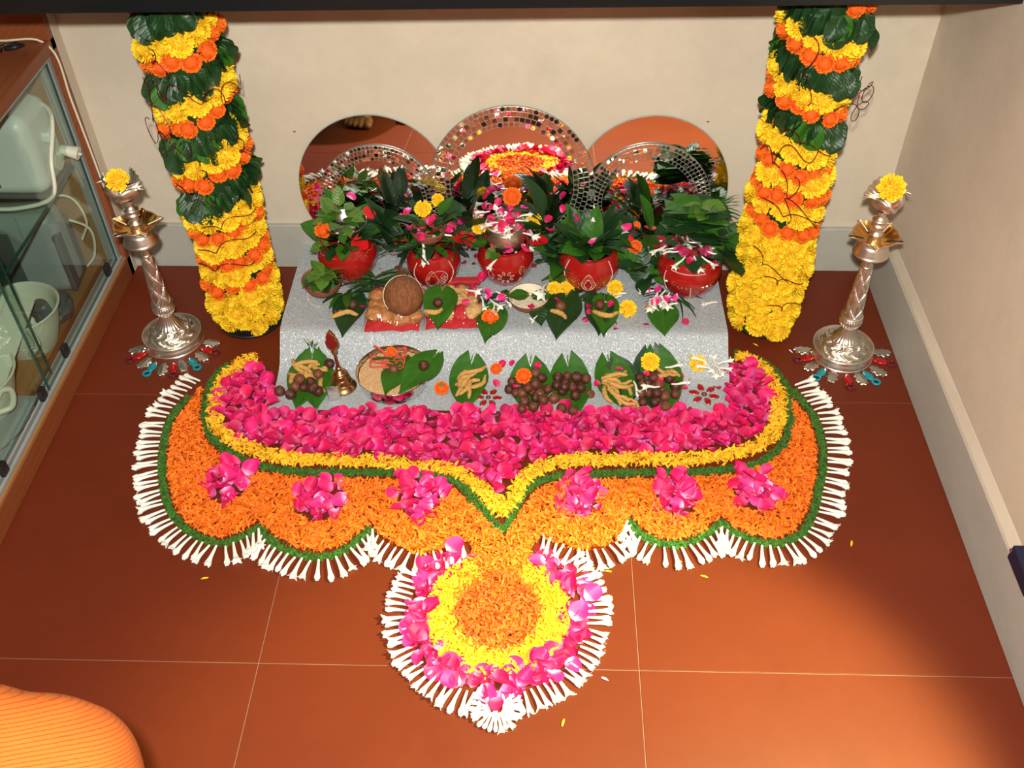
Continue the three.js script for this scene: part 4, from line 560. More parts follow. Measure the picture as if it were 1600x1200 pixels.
{ // clear plastic packets with red cloth and brown sweets
  const packet = (x, z, w, d, turn, label, mats, seedo) => {
    const t = thing('clear_packet', label, 'packet', [x, 0.066, z], undefined, turn);
    mesh('red_cloth', surf(28, 28, (u, v) => { const X = (u - 0.5) * 2, Z = (v - 0.5) * 2, k = 0.93 + 0.08 * noise(X * 3 + seedo, Z * 3); return [X * w * 0.49 * k, 0.002 + 0.007 * (1 - pow(max(abs(X), abs(Z)), 4)) + 0.003 * noise(X * 8 + seedo, Z * 8), Z * d * 0.49 * k]; }), M.redCloth, t);
    for (let i = 0; i < 12; i++) { const m = mesh('food_piece', foodGeo[(i + seedo) % 4], mats[i % mats.length], t); m.position.set(((i % 4) - 1.5) * w * 0.225 + rr(-0.004, 0.004), 0.019 + rr(-0.002, 0.003), d * (0.24 - 0.26 * floor(i / 4)) + rr(-0.005, 0.005)); m.rotation.set(rr(-0.5, 0.5), rr(0, 6), rr(-0.5, 0.5)); m.scale.setScalar(rr(0.85, 1.15)); }
    mesh('plastic_film', surf(48, 36, (u, v) => { const X = (u - 0.5) * 2, Z = (v - 0.5) * 2, e = pow(max(abs(X), abs(Z)), 6), hgt = (1 - e) * 0.034; return [X * w * 0.53, 0.0016 + hgt + (1 - e * 0.7) * 0.014 * (noise(X * 5 + seedo, Z * 5) - 0.5) + 0.009 * (abs(noise(X * 11 + seedo, Z * 12, 2) - 0.5) - 0.2) * (1 - e), Z * d * 0.54]; }), M.film, t);
  };
  const a = [-.2991,.066,.2542], b = [-.1866,.066,.2485];
  packet(a[0] - 0.004, a[2] - 0.002, 0.118, 0.128, 0.02, 'clear plastic packet of brown sweets under the coconut', [M.food, M.food], 1);
  packet(b[0] + 0.006, b[2] - 0.006, 0.116, 0.128, 0.05, 'clear plastic packet with red cloth and pale sweets right of the coconut', [M.foodPale, M.foodPale, M.redCloth], 5);
  const r = thing('red_cloth_strip', 'red cloth edge lying behind the clear packets', 'cloth', [-.2124,.068,.1589], undefined, 0.06);
  mesh('cloth_fold', warp(rbox(0.17, 0.012, 0.02, 0.004, 0, 0.006, 0), (v) => { v.y += 0.006 * noise(v.x * 40, v.z * 30) ; }), M.redCloth, r);
  // coconut
  const cp = [-.2783,.128,.271], c = thing('coconut', 'round brown husked coconut resting on the left clear packet', 'coconut', cp);
  mesh('shell', warp(new THREE.SphereGeometry(0.0405, 64, 48), (v) => { const n = noise(atan2(v.x, v.z) * 14, v.y * 30, 1); v.multiplyScalar(1 + 0.03 * (n - 0.5) + 0.02 * (noise(v.x * 70, v.y * 70, v.z * 70) - 0.5)); v.y *= 1.02; }), M.coir, c)
 .rotation.set(-0.75, 0.3, 0.1);
  const ridges = []; for (let k = 0; k < 3; k++) ridges.push(tube(Array.from({ length: 13 }, (_, i) => { const p = -1.2 + 2.4 * i / 12, a = k * 2.1 + 0.55; return [sin(a) * cos(p) * 0.0407, sin(p) * 0.0407, cos(a) * cos(p) * 0.0407]; }), 0.0009, 24, 5)); mesh('ridge', merge(ridges), M.coir, c);
  mesh('cream_thread', new THREE.TorusGeometry(0.0414, 0.0009, 8, 70, PI * 1.25).rotateZ(-0.35).rotateX(-0.6).rotateY(0.45), M.cream, c);
  const fib = []; for (let i = 0; i < 60; i++) { const a = rr(0, 6.28), q = rr(0, 0.012); fib.push(taperTube([[sin(a) * q, 0.038, cos(a) * q], [sin(a) * q * 1.2, 0.045, cos(a) * q * 1.2 - 0.003], [sin(a) * q * 1.5 + rr(-0.004, 0.004), 0.053 + rr(0, 0.006), cos(a) * q * 1.4 - 0.006]], () => 0.0004, 3, 3)); } mesh('husk_tuft', merge(fib), M.coir, c).rotation.x = -0.75;
}
const nutGeo = [0, 1, 2].map((k) => warp(new THREE.SphereGeometry(0.0102, 18, 14), (v) => { v.multiplyScalar(1 + 0.14 * (noise(v.x * 120 + k * 9, v.y * 120, v.z * 120) - 0.5)); v.y *= 0.95; }));
const capGeo = new THREE.SphereGeometry(0.0042, 10, 6).scale(1, 0.4, 1).translate(0, 0.0088, 0);
let nutN = 0;
function nut(p, label, group, r = 1) { const k = nutN++ % 3, o = single('areca_nut', nutGeo[k], M.nut[floor(rnd() * 3)], p, label, 'nut', group); o.rotation.set(rr(-0.9, 0.9), rr(0, 6), rr(-0.9, 0.9)); o.scale.setScalar(r * rr(0.93, 1.12)); mesh('nut_base', capGeo, M.nut[2], o); return o; }
const rootGeo = [0, 1, 2, 3].map((k) => { const L = 0.046 + 0.005 * k, b = [0.011, -0.008, 0.005, -0.013][k]; return taperTube([[0, 0, -L / 2], [b * 0.7, 0.001, -L / 5], [b, 0.001, L / 6], [0, 0, L / 2]], (v) => 0.0058 * pow(sin(PI * (0.1 + 0.82 * v)), 0.45), 24, 9, 0.6); });
let rootN = 0;
function root(p, ang, label, group, s = 1, e = 0) { const o = single('turmeric_root', rootGeo[rootN++ % 4], M.root, p, label, 'root', group); o.rotation.set(e, ang, rr(-0.4, 0.4), 'YXZ'); o.scale.setScalar(s); return o; }
const rootAB = (a, b, label, group) => { const o = root([(a[0] + b[0]) / 2, a[1], (a[2] + b[2]) / 2], atan2(b[0] - a[0], b[2] - a[2]), label, group); o.scale.z = hypot(b[0] - a[0], b[2] - a[2]) / 0.054; return o; };
// betel leaves along the edge of the step, each with its nut and root
betel([-.3955,.073,.1961], [-.4025,.069,.334], 0.070, 'dark betel leaf hanging over the step edge left of the packets', { mat: M.leafDark });
rootAB([-.4341,.079,.2838], [-.3728,.079,.2748], 'thin turmeric root lying across the left betel leaf on the step');
nut([-.3908,.084,.2478], 'brown areca nut behind the root on the left betel leaf');
betel([-.2018,.112,.225], [-.2049,.098,.3427], 0.072, 'bright green betel leaf lying on the right clear packet');
nut([-.207,.121,.2841], 'dark areca nut on the betel leaf over the right packet');
rootAB([-.2349,.112,.3], [-.1964,.112,.2934], 'turmeric root on the betel leaf over the right packet');
betel([-.0916,.073,.2347], [-.109,.069,.3512], 0.066, 'betel leaf under the orange marigold right of the packets');
bloom('orange', [-.1015,.08,.2804], 0.0185, V(0, 0.8, 0.6), 'orange marigold on the step right of the clear packets');
betel([.0577,.076,.1938], [.033,.069,.3356], 0.080, 'broad dark betel leaf with one nut right of the rice bowl', { mat: M.leafDark });
nut([.0435,.088,.251], 'brown areca nut on the broad leaf right of the rice bowl', undefined, 1.15);
rootAB([.0237,.081,.2573], [.0539,.081,.2815], 'short turmeric root on the broad leaf right of the rice bowl');
betel([.1254,.074,.1991], [.12,.069,.3245], 0.062, 'lower of two stacked betel leaves right of the broad dark leaf', { mat: M.leafDark });
betel([.1359,.077,.2026], [.1313,.071,.3305], 0.062, 'upper of two stacked betel leaves with pink petals on it');
nut([.1243,.089,.247], 'brown areca nut on the stacked betel leaves');
rootAB([.1136,.083,.2606], [.1583,.083,.264], 'turmeric root on the stacked betel leaves');
betel([.2559,.073,.2216], [.2534,.069,.3226], 0.068, 'betel leaf under the tuberose heap at the right end of the step');
rootAB([.2184,.08,.2535], [.2533,.08,.2301], 'turmeric root on the rightmost betel leaf of the step');
betel([.1115,.074,.1645], [.0564,.072,.2018], 0.03, 'narrow dark leaf behind the stacked betel leaves', { mat: M.leafDark });
betel([.0831,.074,.2167], [.1581,.072,.1962], 0.03, 'narrow dark leaf lying across behind the stacked leaves', { mat: M.leafDark });
bloom('yellow', [.0304,.084,.189], 0.0165, V(-0.1, 0.8, 0.5), 'left one of the two joined yellow flowers behind the broad leaf');
bloom('yellow', [.0576,.084,.1865], 0.0165, V(0.15, 0.8, 0.5), 'right one of the two joined yellow flowers behind the broad leaf');
bloom('yellow', [.1592,.084,.1852], 0.0180, V(-0.2, 0.8, 0.5), 'yellow flower behind the stacked betel leaves near the red pot');
bloom('yellow', [.1828,.082,.2502], 0.0190, V(0.1, 0.75, 0.6), 'yellow flower with a green centre right of the stacked betel leaves');
leafBunch('mango_leaf_bunch', [-.0732,.068,.1856], { n: 6, geo: MANGO, mat: [M.leafDark, M.leafMid], a0: -1.2, a1: 1.8, e0: 0.0, e1: 0.4, r1: 0.016, s: 0.5 }, 'small dark leaves between the middle pot and the rice bowl');
leafBunch('grass_blade_tuft', [.2829,.07,.1921], { n: 22, geo: BLADE, mat: [M.leafDark, M.leafMid], a0: -1.4, a1: 2.0, e0: 0.1, e1: 0.7, r1: 0.02, s: 0.62 }, 'tuft of dark blades in the tuberose heap at the right end');
leafBunch('grass_blade_tuft', [-.1061,.07,.2143], { n: 16, geo: BLADE, mat: [M.leafDark, M.leafMid], a0: -2, a1: 2.0, e0: 0.1, e1: 0.6, r1: 0.016, s: 0.5 }, 'tuft of thin blades behind the marigold right of the packets');
for (const p of [[.2407,.094,.2222], [.2625,.098,.21], [.2499,.098,.2016], [.2741,.094,.2344], [.2298,.09,.2301], [.2528,.1,.2295], [.2702,.096,.2159], [.2393,.094,.2053], [.2849,.088,.2394]]) bent(p, rr(-2, 2), 0.034, -0.15, 'tuberose blossom in the heap at the right end of the step', 'tuberoses in the heap on the step');
for (const p of [[.1708,.078,.2034], [.1818,.08,.1972], [.1622,.076,.2181]]) bent(p, rr(-1.6, -0.6), 0.036, -0.1, 'tuberose blossom between the two yellow flowers on the step', 'tuberoses between the yellow flowers');
for (const p of [[-.085,.09,.2216], [-.0946,.09,.249], [-.1226,.088,.2239], [-.1029,.094,.2394], [-.091,.088,.2064]]) bent(p, rr(-1, 1), 0.034, -0.15, 'tuberose blossom behind the marigold right of the packets', 'tuberoses behind the marigold');
bent([-.1545,.104,.2186], 0.7, 0.034, 0.1, 'tuberose blossom lying on the back of the right packet');
bent([-.3111,.104,.2792], 1.2, 0.040, 0.1, 'tuberose blossom lying at the foot of the coconut');
bent([.0112,.112,.2116], -0.5, 0.046, 0.3, 'long tuberose bud leaning across the rice bowl');
bent([.0065,.082,.2629], -1.0, 0.034, 0.0, 'bent tuberose blossom at the front of the rice bowl');
bent([.3723,.07,.2122], -1.5, 0.034, 0.0, 'tuberose blossom lying alone at the right edge of the step');
// half-bowl of rice
{
  const c = [-.0232,.068,.2277], b = thing('clay_bowl', 'shallow brown bowl of rice with a pale rim in the middle of the step', 'bowl', c);
  mesh('bowl_body', smoothLathe([[0, 0], [0.016, 0], [0.034, 0.010], [0.043, 0.026], [0.0415, 0.0275]], 40, 30), M.clay, b); mesh('bowl_rim', smoothLathe([[0.0415, 0.0275], [0.0395, 0.0275], [0.034, 0.018], [0.02, 0.010], [0, 0.009]], 40, 30), M.cream, b);
  const g = []; for (let i = 0; i < 260; i++) { const a = rr(0, 6.28), q = 0.034 * sqrt(rnd()); g.push([c[0] + sin(a) * q, c[2] + cos(a) * q, c[1] + 0.015]); }
  stuff('rice_grains', new THREE.SphereGeometry(0.001, 5, 4).scale(1, 0.8, 2.6), M.cream, g, { y0: 0, y1: 0.004, tilt: 0.5, c0: 0.8, c1: 1.1 }, 'white rice grains in the shallow brown bowl', 'rice');
  betel([-.0245,.1,.2331], [-.0722,.1,.238], 0.034, 'small green leaf lying on the left of the rice bowl', { mat: M.leafMid }); betel([-.015,.1,.2414], [.0301,.098,.2299], 0.036, 'small green leaf lying on the right of the rice bowl', { mat: M.leafMid });
  betel([-.0069,.088,.2558], [.0055,.07,.3015], 0.038, 'small dark leaf in front of the rice bowl', { mat: M.leafDark });
}
// petals scattered on the sheet
for (const p of [[-.0146,.098,.2741], [.0978,.085,.2529], [.1027,.083,.2709], [.0874,.069,.273], [.1556,.069,.2822], [.163,.067,.2958], [.2122,.067,.2831], [.2987,.067,.2839], [.0317,.084,.219], [.1441,.086,.2514], [-.365,.081,.2522], [-.412,.078,.2638]]) rosePetal(p, rr(0.013, 0.017), 0.5, 'small crimson petal scattered among the leaves along the step edge', 'petals scattered along the step edge', M.rose[3]);
for (const p of [[-.1317,.104,.2183], [-.125,.09,.1746], [-.3349,.09,.2163], [-.1429,.104,.2563], [-.1663,.1,.2052], [-.3302,.09,.1991]]) rosePetal(p, rr(0.018, 0.026), 0.7, 'crimson petal on the clear packets behind the coconut', 'petals on the packets', M.rose[1]);
for (const p of [[-.114,.092,.2329], [-.1006,.096,.2292], [-.0911,.092,.2368], [-.1262,.088,.2574], [-.1206,.09,.2093], [.2276,.096,.2164], [.2368,.094,.2391], [.2687,.1,.2293], [.2862,.096,.2157], [.2508,.102,.2193], [.2423,.098,.2313]]) rosePetal(p, rr(0.016, 0.023), 0.8, 'pink petal among the tuberoses in the small heaps on the step', 'petals in the tuberose heaps', M.rose[2]);
for (const p of [[-.3299,.067,.0559], [-.3015,.067,.0791], [-.3188,.067,.1025], [-.1637,.067,.0492], [-.14,.067,.0631], [-.1501,.067,.0866], [-.1759,.067,.0823], [-.3556,.067,.103], [-.3407,.068,.1315], [-.0086,.067,.0849], [-.3361,.067,.0272], [-.1681,.067,.0252]]) rosePetal(p, rr(0.012, 0.018), 0.4, 'dark red petal lying on the silver sheet between the pots', 'petals between the pots', M.darkPetal);
// ---------------------------------------------------------------- on the sheet in front of the step
betel([-.464,.035,.3421], [-.4808,.0045,.4785], 0.085, 'lower betel leaf at the left end of the front row', { mat: M.leafMid });
betel([-.4691,.0318,.3465], [-.4392,.0045,.4831], 0.085, 'upper betel leaf at the left end, under the turmeric roots', { up: 0.004 });
for (const [p, a] of [[[-.4902,.0288,.3783], 0.7], [[-.4736,.0352,.3773], 1.9], [[-.483,.0227,.3945], 1.4], [[-.4594,.029,.3894], 2.4], [[-.4947,.0185,.4053], 0.2], [[-.4686,.0228,.4019], 1.2], [[-.4478,.0303,.3792], 0.9], [[-.4333,.0251,.3925], 2.8], [[-.4339,.0181,.4188], 0.3], [[-.479,.0344,.3917], 1.1]]) root(p, a, 'turmeric root heaped on the leftmost leaf of the front row', 'roots on the leftmost front leaf', 0.85, rr(-0.15, 0.15));
for (const p of [[-.4933,.0208,.4518], [-.4881,.0218,.4309], [-.4694,.0228,.4334], [-.4792,.033,.4202], [-.4571,.025,.4208], [-.4396,.0218,.4429], [-.4478,.0368,.4492], [-.4449,.0315,.4032]]) nut(p, 'areca nut on the leftmost leaf of the front row', 'nuts on the leftmost front leaf');
nut([-.5176,.0188,.4411], 'reddish areca nut lying left of the leftmost leaf'); nut([-.4269,.0301,.3711], 'dark areca nut half hidden behind the bell');
leafBunch('grass_blade_tuft', [-.468,.0349,.3421], { n: 12, geo: BLADE, mat: [M.leafMid, M.leafLight], a0: 2.4, a1: 3.9, e0: 0.2, e1: 0.7, s: 0.3 }, 'short green stalk ends at the top of the leftmost front leaf');
{ // brass hand bell standing on its mouth
  const t = thing('hand_bell', 'small brass hand bell with a tall flame-shaped handle', 'bell', [-.3964,.005,.4122]);
  mesh('bell_body', smoothLathe([[0.0, 0.036], [0.009, 0.0355], [0.0125, 0.030], [0.0145, 0.020], [0.0175, 0.010], [0.0225, 0.003], [0.0235, 0.0005], [0.021, 0.001], [0.0155, 0.009], [0.012, 0.02], [0.009, 0.03]], 40, 50), M.brass, t);
  for (const y of [0.012, 0.022, 0.031]) mesh('bell_band', new THREE.TorusGeometry(y === 0.012 ? 0.0172 : y === 0.022 ? 0.0146 : 0.0125, 0.0009, 6, 36).rotateX(PI / 2).translate(0, y, 0), M.brass, t);
  mesh('handle', smoothLathe([[0.009, 0.0355], [0.0045, 0.040], [0.0055, 0.044], [0.0035, 0.048], [0.0028, 0.060], [0.003, 0.076], [0.0055, 0.081], [0.0038, 0.086], [0.004, 0.09]], 20, 50), M.brass, t);
  const f = new THREE.Shape(); f.moveTo(0, 0); f.bezierCurveTo(0.011, 0.004, 0.011, 0.014, 0.006, 0.020); f.bezierCurveTo(0.008, 0.026, 0.003, 0.031, 0, 0.036); f.bezierCurveTo(-0.003, 0.031, -0.008, 0.026, -0.006, 0.020); f.bezierCurveTo(-0.011, 0.014, -0.011, 0.004, 0, 0);
  mesh('finial', new THREE.ExtrudeGeometry(f, { depth: 0.003, bevelEnabled: true, bevelSize: 0.0016, bevelThickness: 0.0022, bevelSegments: 3, curveSegments: 10 }).translate(0, 0.088, -0.0015), M.brass, t);
  t.scale.setScalar(1.2); t.rotation.z = 0.05;
  const c = thing('foil_box', 'tiny crumpled silver foil box in front of the bell', 'box', [-.4101,.0046,.4414], undefined, 0.3);
  mesh('box_body', warp(rbox(0.024, 0.020, 0.020, 0.002, 0, 0.010, 0), (v) => { v.x += 0.002 * (noise(v.x * 200, v.y * 200, v.z * 200) - 0.5); v.z += 0.002 * (noise(v.z * 200, v.x * 200) - 0.5); }), M.foil, c);
  mesh('foil_crest', merge([0, 1, 2, 3, 4].map((k) => surf(2, 4, (u, v) => [(u - 0.5) * 0.004 + (k - 2) * 0.004, 0.019 + 0.010 * v, 0.003 * sin(v * 4 + k)]))), M.foil, c);
}
{ // steel bowl of grain
  const c = [-.2913,.0051,.4088], t = thing('steel_bowl', 'wide steel bowl filled with pale brown grain in the front row', 'bowl', c);
  mesh('bowl_body', smoothLathe([[0, 0.0005], [0.044, 0.0005], [0.055, 0.006], [0.0625, 0.022], [0.0665, 0.040], [0.0675, 0.0415], [0.0665, 0.042], [0.065, 0.040], [0.061, 0.022], [0.053, 0.008], [0, 0.004]], 64, 60), M.steel, t);
  t.scale.setScalar(1.1);
  mesh('grain_bed', surf(32, 10, (u, v) => { const a = u * 6.2832, q = 0.0625 * v; return [sin(a) * q, 0.031 + 0.007 * (1 - v * v) + 0.002 * noise(sin(a) * q * 200, cos(a) * q * 200), cos(a) * q]; }), M.grain, t);
  const g = []; for (let i = 0; i < 2600; i++) { const a = rr(0, 6.28), q = 0.0675 * sqrt(rnd()); g.push([c[0] + sin(a) * q, c[2] + cos(a) * q, c[1] + 0.0348 + 0.0077 * (1 - pow(q / 0.0688, 2))]); }
  stuff('wheat_grains', new THREE.SphereGeometry(0.0011, 6, 4).scale(1, 0.85, 1.9), M.grain, g, { y0: 0, y1: 0.002, tilt: 0.5, c0: 0.75, c1: 1.2 }, 'pale brown grain heaped in the wide steel bowl', 'grain');
  betel([-.2723,.05,.3673], [-.2988,.046,.4848], 0.060, 'lower green betel leaf lying in the grain bowl', { roll: 0.1 });
  betel([-.2037,.06,.3715], [-.2726,.05,.4813], 0.066, 'large glossy betel leaf laid across the right of the grain bowl', { mat: M.leafMid, roll: -0.1 });
  nut([-.2279,.066,.4122], 'areca nut on the large betel leaf across the grain bowl'); nut([-.2889,.054,.4115], 'areca nut among the red threads in the grain bowl');
  bloom('orange', [-.2988,.06,.3652], 0.0110, V(0, 0.9, 0.4), 'small orange marigold on the red threads in the grain bowl');
  const th = thing('red_thread_tangle', 'loose tangle of red sacred thread on the grain', 'thread', [c[0] - 0.012, c[1] + 0.046, c[2] - 0.026]);
  for (let k = 0; k < 16; k++) { const p = []; let a = rr(0, 6.28), x = rr(-0.02, 0.02), z = rr(-0.016, 0.016); for (let i = 0; i < 9; i++) { p.push([x, rr(0, 0.010), z]); a += rr(-1.3, 1.3); x = max(-0.034, min(0.034, x + cos(a) * 0.012)); z = max(-0.03, min(0.026, z + sin(a) * 0.011)); } mesh('thread', tube(p, 0.0011, 34, 5), M.thread, th); }
  mesh('thread_end', tube([[0, 0.004, -0.005], [-0.015, 0.012, -0.018], [-0.032, 0.013, -0.03]], 0.0022, 16, 6), M.thread, th);
  for (let k = 0; k < 4; k++) mesh('green_blade', BLADE[0], M.leafMid, th).rotation.set(-0.1, 1.7 + k * 0.07, 0); 
  th.children.slice(-4).forEach((m, k) => m.position.set(-0.03, 0.010 + 0.001 * k, 0.004 + k * 0.003));
}
bloom('orange', [-.1941,.0188,.4268], 0.0155, V(0.1, 1, 0.3), 'orange marigold with a green calyx right of the grain bowl');
mesh('calyx', taperTube([[0, 0.6, 0], [0.02, 0.95, -0.1], [0.1, 1.25, -0.2]], (v) => 0.22 - 0.12 * v, 6, 8), M.stemGreen, scene.children[scene.children.length - 1]);
betel([-.1367,.0318,.3455], [-.1502,.0045,.4819], 0.080, 'betel leaf with a heap of turmeric roots right of the grain bowl');
for (const [p, a] of [[[-.1322,.0267,.382], 1.9], [[-.1469,.0241,.3983], 2.2], [[-.1573,.0195,.4011], 2.7], [[-.1408,.0272,.4125], 2.5], [[-.1508,.0209,.421], 2.9], [[-.133,.021,.4171], 2.3], [[-.161,.0168,.4243], 3.0], [[-.1428,.0178,.4287], 0.2], [[-.1259,.0193,.4078], 2.4], [[-.1478,.031,.4203], 2.6]]) root(p, a, 'turmeric root heaped on the leaf right of the grain bowl', 'roots on the leaf right of the grain bowl', 0.85, rr(-0.12, 0.12));
bloom('orange', [-.0871,.0253,.3761], 0.0130, V(-0.2, 0.9, 0.3), 'small orange marigold above the left red jewel flower');
function jewelFlower(c, s, label, n, turn) { // six red drop stones around a small ring
  const t = thing('jewel_flower', label, 'ornament', c, 'red jewel flowers on the silver sheet', turn);
  for (let i = 0; i < n; i++) { const a = i / n * 6.2832, m = mesh('jewel_petal', dropGem, M.gemRed, t), b = mesh('jewel_backing', dropBack, M.silverDark, m); m.position.set(sin(a) * 0.010 * s, 0.001, cos(a) * 0.010 * s); m.rotation.y = a; m.scale.setScalar(s); }
  mesh('centre_ring', new THREE.TorusGeometry(0.0042 * s, 0.0014 * s, 6, 20).rotateX(PI / 2).translate(0, 0.0025, 0), M.gemWine, t); mesh('centre_stone', new THREE.SphereGeometry(0.003 * s, 8, 6).scale(1, 0.5, 1).translate(0, 0.002, 0), M.silver, t);
}
const dropGem = surf(12, 8, (u, v) => { const a = u * 6.2832, k = floor(u * 12) / 12 * 6.2832, q = sin(v * PI / 2); return [sin(a) * q * 0.0066 * (1 - 0.35 * max(0, -cos(a)) - 0.35 * max(0, cos(a))), 0.0034 * cos(v * PI / 2) + 0.0006 + 0 * k, 0.010 + cos(a) * q * 0.0098]; });
const dropBack = lathe([[0.0, 0.0002], [1, 0.0004], [1, 0.0012], [0.94, 0.0014]], 20).scale(0.0066, 1, 0.0105).translate(0, 0, 0.010);
jewelFlower([.3302,.0046,.4241], 1.0, 'red jewel flower of six drop stones at the right end of the silver sheet', 6, 0.25);
jewelFlower([-.1004,.0046,.4401], 0.9, 'red jewel flower half hidden between two leaves in the front row', 6, 0.5);
betel([-.0174,.0309,.3465], [-.0189,.0045,.4972], 0.088, 'betel leaf under the nuts and orange marigold in the front row');
betel([.0571,.0312,.3458], [.0748,.0045,.4973], 0.086, 'betel leaf under the bare heap of nuts in the front row');
betel([.1393,.0324,.3439], [.1767,.0045,.48], 0.080, 'betel leaf under the turmeric roots in the right half of the front row');
betel([.1563,.0302,.347], [.1811,.0045,.4677], 0.074, 'second leaf just under the turmeric root leaf', { mat: M.leafDark });
betel([.2267,.0417,.3315], [.2364,.0045,.4843], 0.088, 'lower leaf under the nuts and the yellow flower in the front row', { mat: M.leafDark });
betel([.2371,.0401,.3334], [.2637,.0045,.4856], 0.084, 'upper leaf under the nuts and the yellow flower in the front row', { up: 0.004 });
for (const p of [[-.0538,.0198,.4072],[-.059,.0193,.4289],[-.0451,.0193,.4395],[-.033,.0193,.4393],[-.0282,.0193,.4626],[-.0321,.0192,.4838],[-.0099,.0192,.4764],[-.015,.0193,.4318],[-.0057,.0193,.4515],[-.0015,.0195,.4172],[-.008,.0237,.3845],[.0094,.0193,.4584],[.0183,.0193,.4276],[.0018,.0193,.4406],[-.0395,.0194,.4196],[-.0253,.0196,.414]]) nut(p, 'areca nut on the leaf with the orange marigold in the front row', 'nuts on the marigold leaf');
for (const p of [[-.0211,.0338,.4394],[.0059,.0342,.4102],[-.0073,.0338,.4283]]) nut(p, 'areca nut on the leaf with the orange marigold in the front row', 'nuts on the marigold leaf');
for (const p of [[.038,.0212,.3943],[.058,.0221,.3906],[.0947,.0204,.397],[.0366,.0195,.4166],[.0471,.0193,.4315],[.0668,.0194,.4206],[.0834,.0193,.4223],[.0725,.0193,.444],[.0303,.0193,.4532],[.0452,.0192,.4802],[.0673,.0192,.4862],[.0541,.0197,.4092]]) nut(p, 'areca nut in the bare heap on the middle front leaf', 'nuts of the bare heap');
for (const p of [[.0754,.0352,.4083],[.051,.0348,.4357]]) nut(p, 'areca nut in the bare heap on the middle front leaf', 'nuts of the bare heap');
nut([.103,.0046,.426], 'single areca nut between the nut heap and the turmeric leaf');
for (const p of [[.2035,.0214,.3919],[.2098,.0197,.4098],[.2397,.0223,.388],[.2624,.0206,.3947],[.2728,.0195,.4152],[.2276,.0195,.4159],[.2186,.0193,.4353],[.2432,.0193,.4284],[.2022,.0193,.4356],[.2049,.0193,.4606],[.2288,.0193,.4602],[.2495,.0193,.4433],[.2486,.0192,.4705],[.2708,.0193,.4381],[.2294,.0223,.3882]]) nut(p, 'areca nut heaped on the leaf with the yellow flower', 'nuts on the yellow flower leaf');
for (const p of [[.2159,.0338,.4212],[.2384,.0338,.4245],[.2314,.0338,.4498],[.2295,.0342,.4068]]) nut(p, 'areca nut heaped on the leaf with the yellow flower', 'nuts on the yellow flower leaf');
bloom('orange', [-.0304,.0411,.4125], 0.0165, V(0, 0.8, 0.6), 'orange marigold on the nut heap in the front row');
bloom('yellow', [.2231,.0477,.3745], 0.0195, V(-0.1, 0.8, 0.6), 'yellow flower on top of the nuts at the right of the front row');
bloom('yellow', [.3218,.033,.3629], 0.0175, V(0, 0.7, 0.7), 'yellow flower lying alone at the right end of the silver sheet');
mesh('calyx', taperTube([[0, 0.1, 0.55], [0.0, -0.2, 0.95], [0, -0.5, 1.3]], (v) => 0.42 - 0.3 * v, 6, 8), M.yellow.clone(), scene.children[scene.children.length - 1]).material.vertexColors = false;
for (const [p, a] of [[[.155,.0232,.3833], 1.75], [[.1494,.0226,.3939], 1.7], [[.1594,.0214,.4019], 1.5], [[.146,.0231,.4113], 1.3], [[.1665,.02,.4151], 1.6], [[.1434,.0179,.4206], 0.7], [[.1555,.0208,.4306], 0.8], [[.1684,.0188,.4284], 0.9], [[.1376,.0178,.4387], 0.3], [[.1498,.0188,.4467], 0.5], [[.1699,.0178,.449], 0.9], [[.1818,.0168,.462], 0.8], [[.158,.0289,.4207], 1.2], [[.1539,.0295,.3992], 1.75]]) root(p, a, 'turmeric root heaped on the leaf in the right half of the front row', 'roots on the right front leaf', 0.85, rr(-0.1, 0.1));
for (const [p, a] of [[[.2573,.0315,.3812], 1.2], [[.2649,.0254,.3896], 1.5], [[.2513,.0332,.3905], 2.2]]) root(p, a, 'turmeric root beside the yellow flower on the nuts', 'roots beside the yellow flower', 0.8, 0.1);
for (const [p, a] of [[[.1889,.0291,.4131], 0.5], [[.2359,.0448,.443], -1.0], [[.2627,.0388,.4293], 1.2], [[.2539,.0393,.382], 1.3]]) bent(p, a, 0.034, 0.1, 'tuberose blossom lying on the nuts under the yellow flower', 'tuberoses on the nut heap');
for (let i = 0; i < 9; i++) bent([[.3485,.0258,.3737][0] + rr(-0.012, 0.012), [.3479,.0285,.3766][1] + rr(0.002, 0.012), [.3485,.0258,.3737][2] + rr(-0.010, 0.010)], i * 0.7, 0.031, 0.1, 'white tuberose blossom in the small cluster beside the lone yellow flower', 'tuberose cluster at the right end');
for (const p of [[-.0796,.022,.3705], [.0051,.0248,.3684], [.1689,.03,.3809], [-.0574,.0252,.3679], [.29,.0192,.3752], [.2847,.0121,.4124], [.1838,.0168,.4495], [.1225,.0154,.4018], [-.0808,.0111,.4135], [.3528,.017,.4128], [-.0399,.0388,.4412], [.2429,.045,.4178], [.2095,.0402,.3948]]) rosePetal(p, rr(0.014, 0.020), 0.6, 'small crimson petal scattered among the leaves of the front row', 'petals scattered in the front row', M.rose[1]);
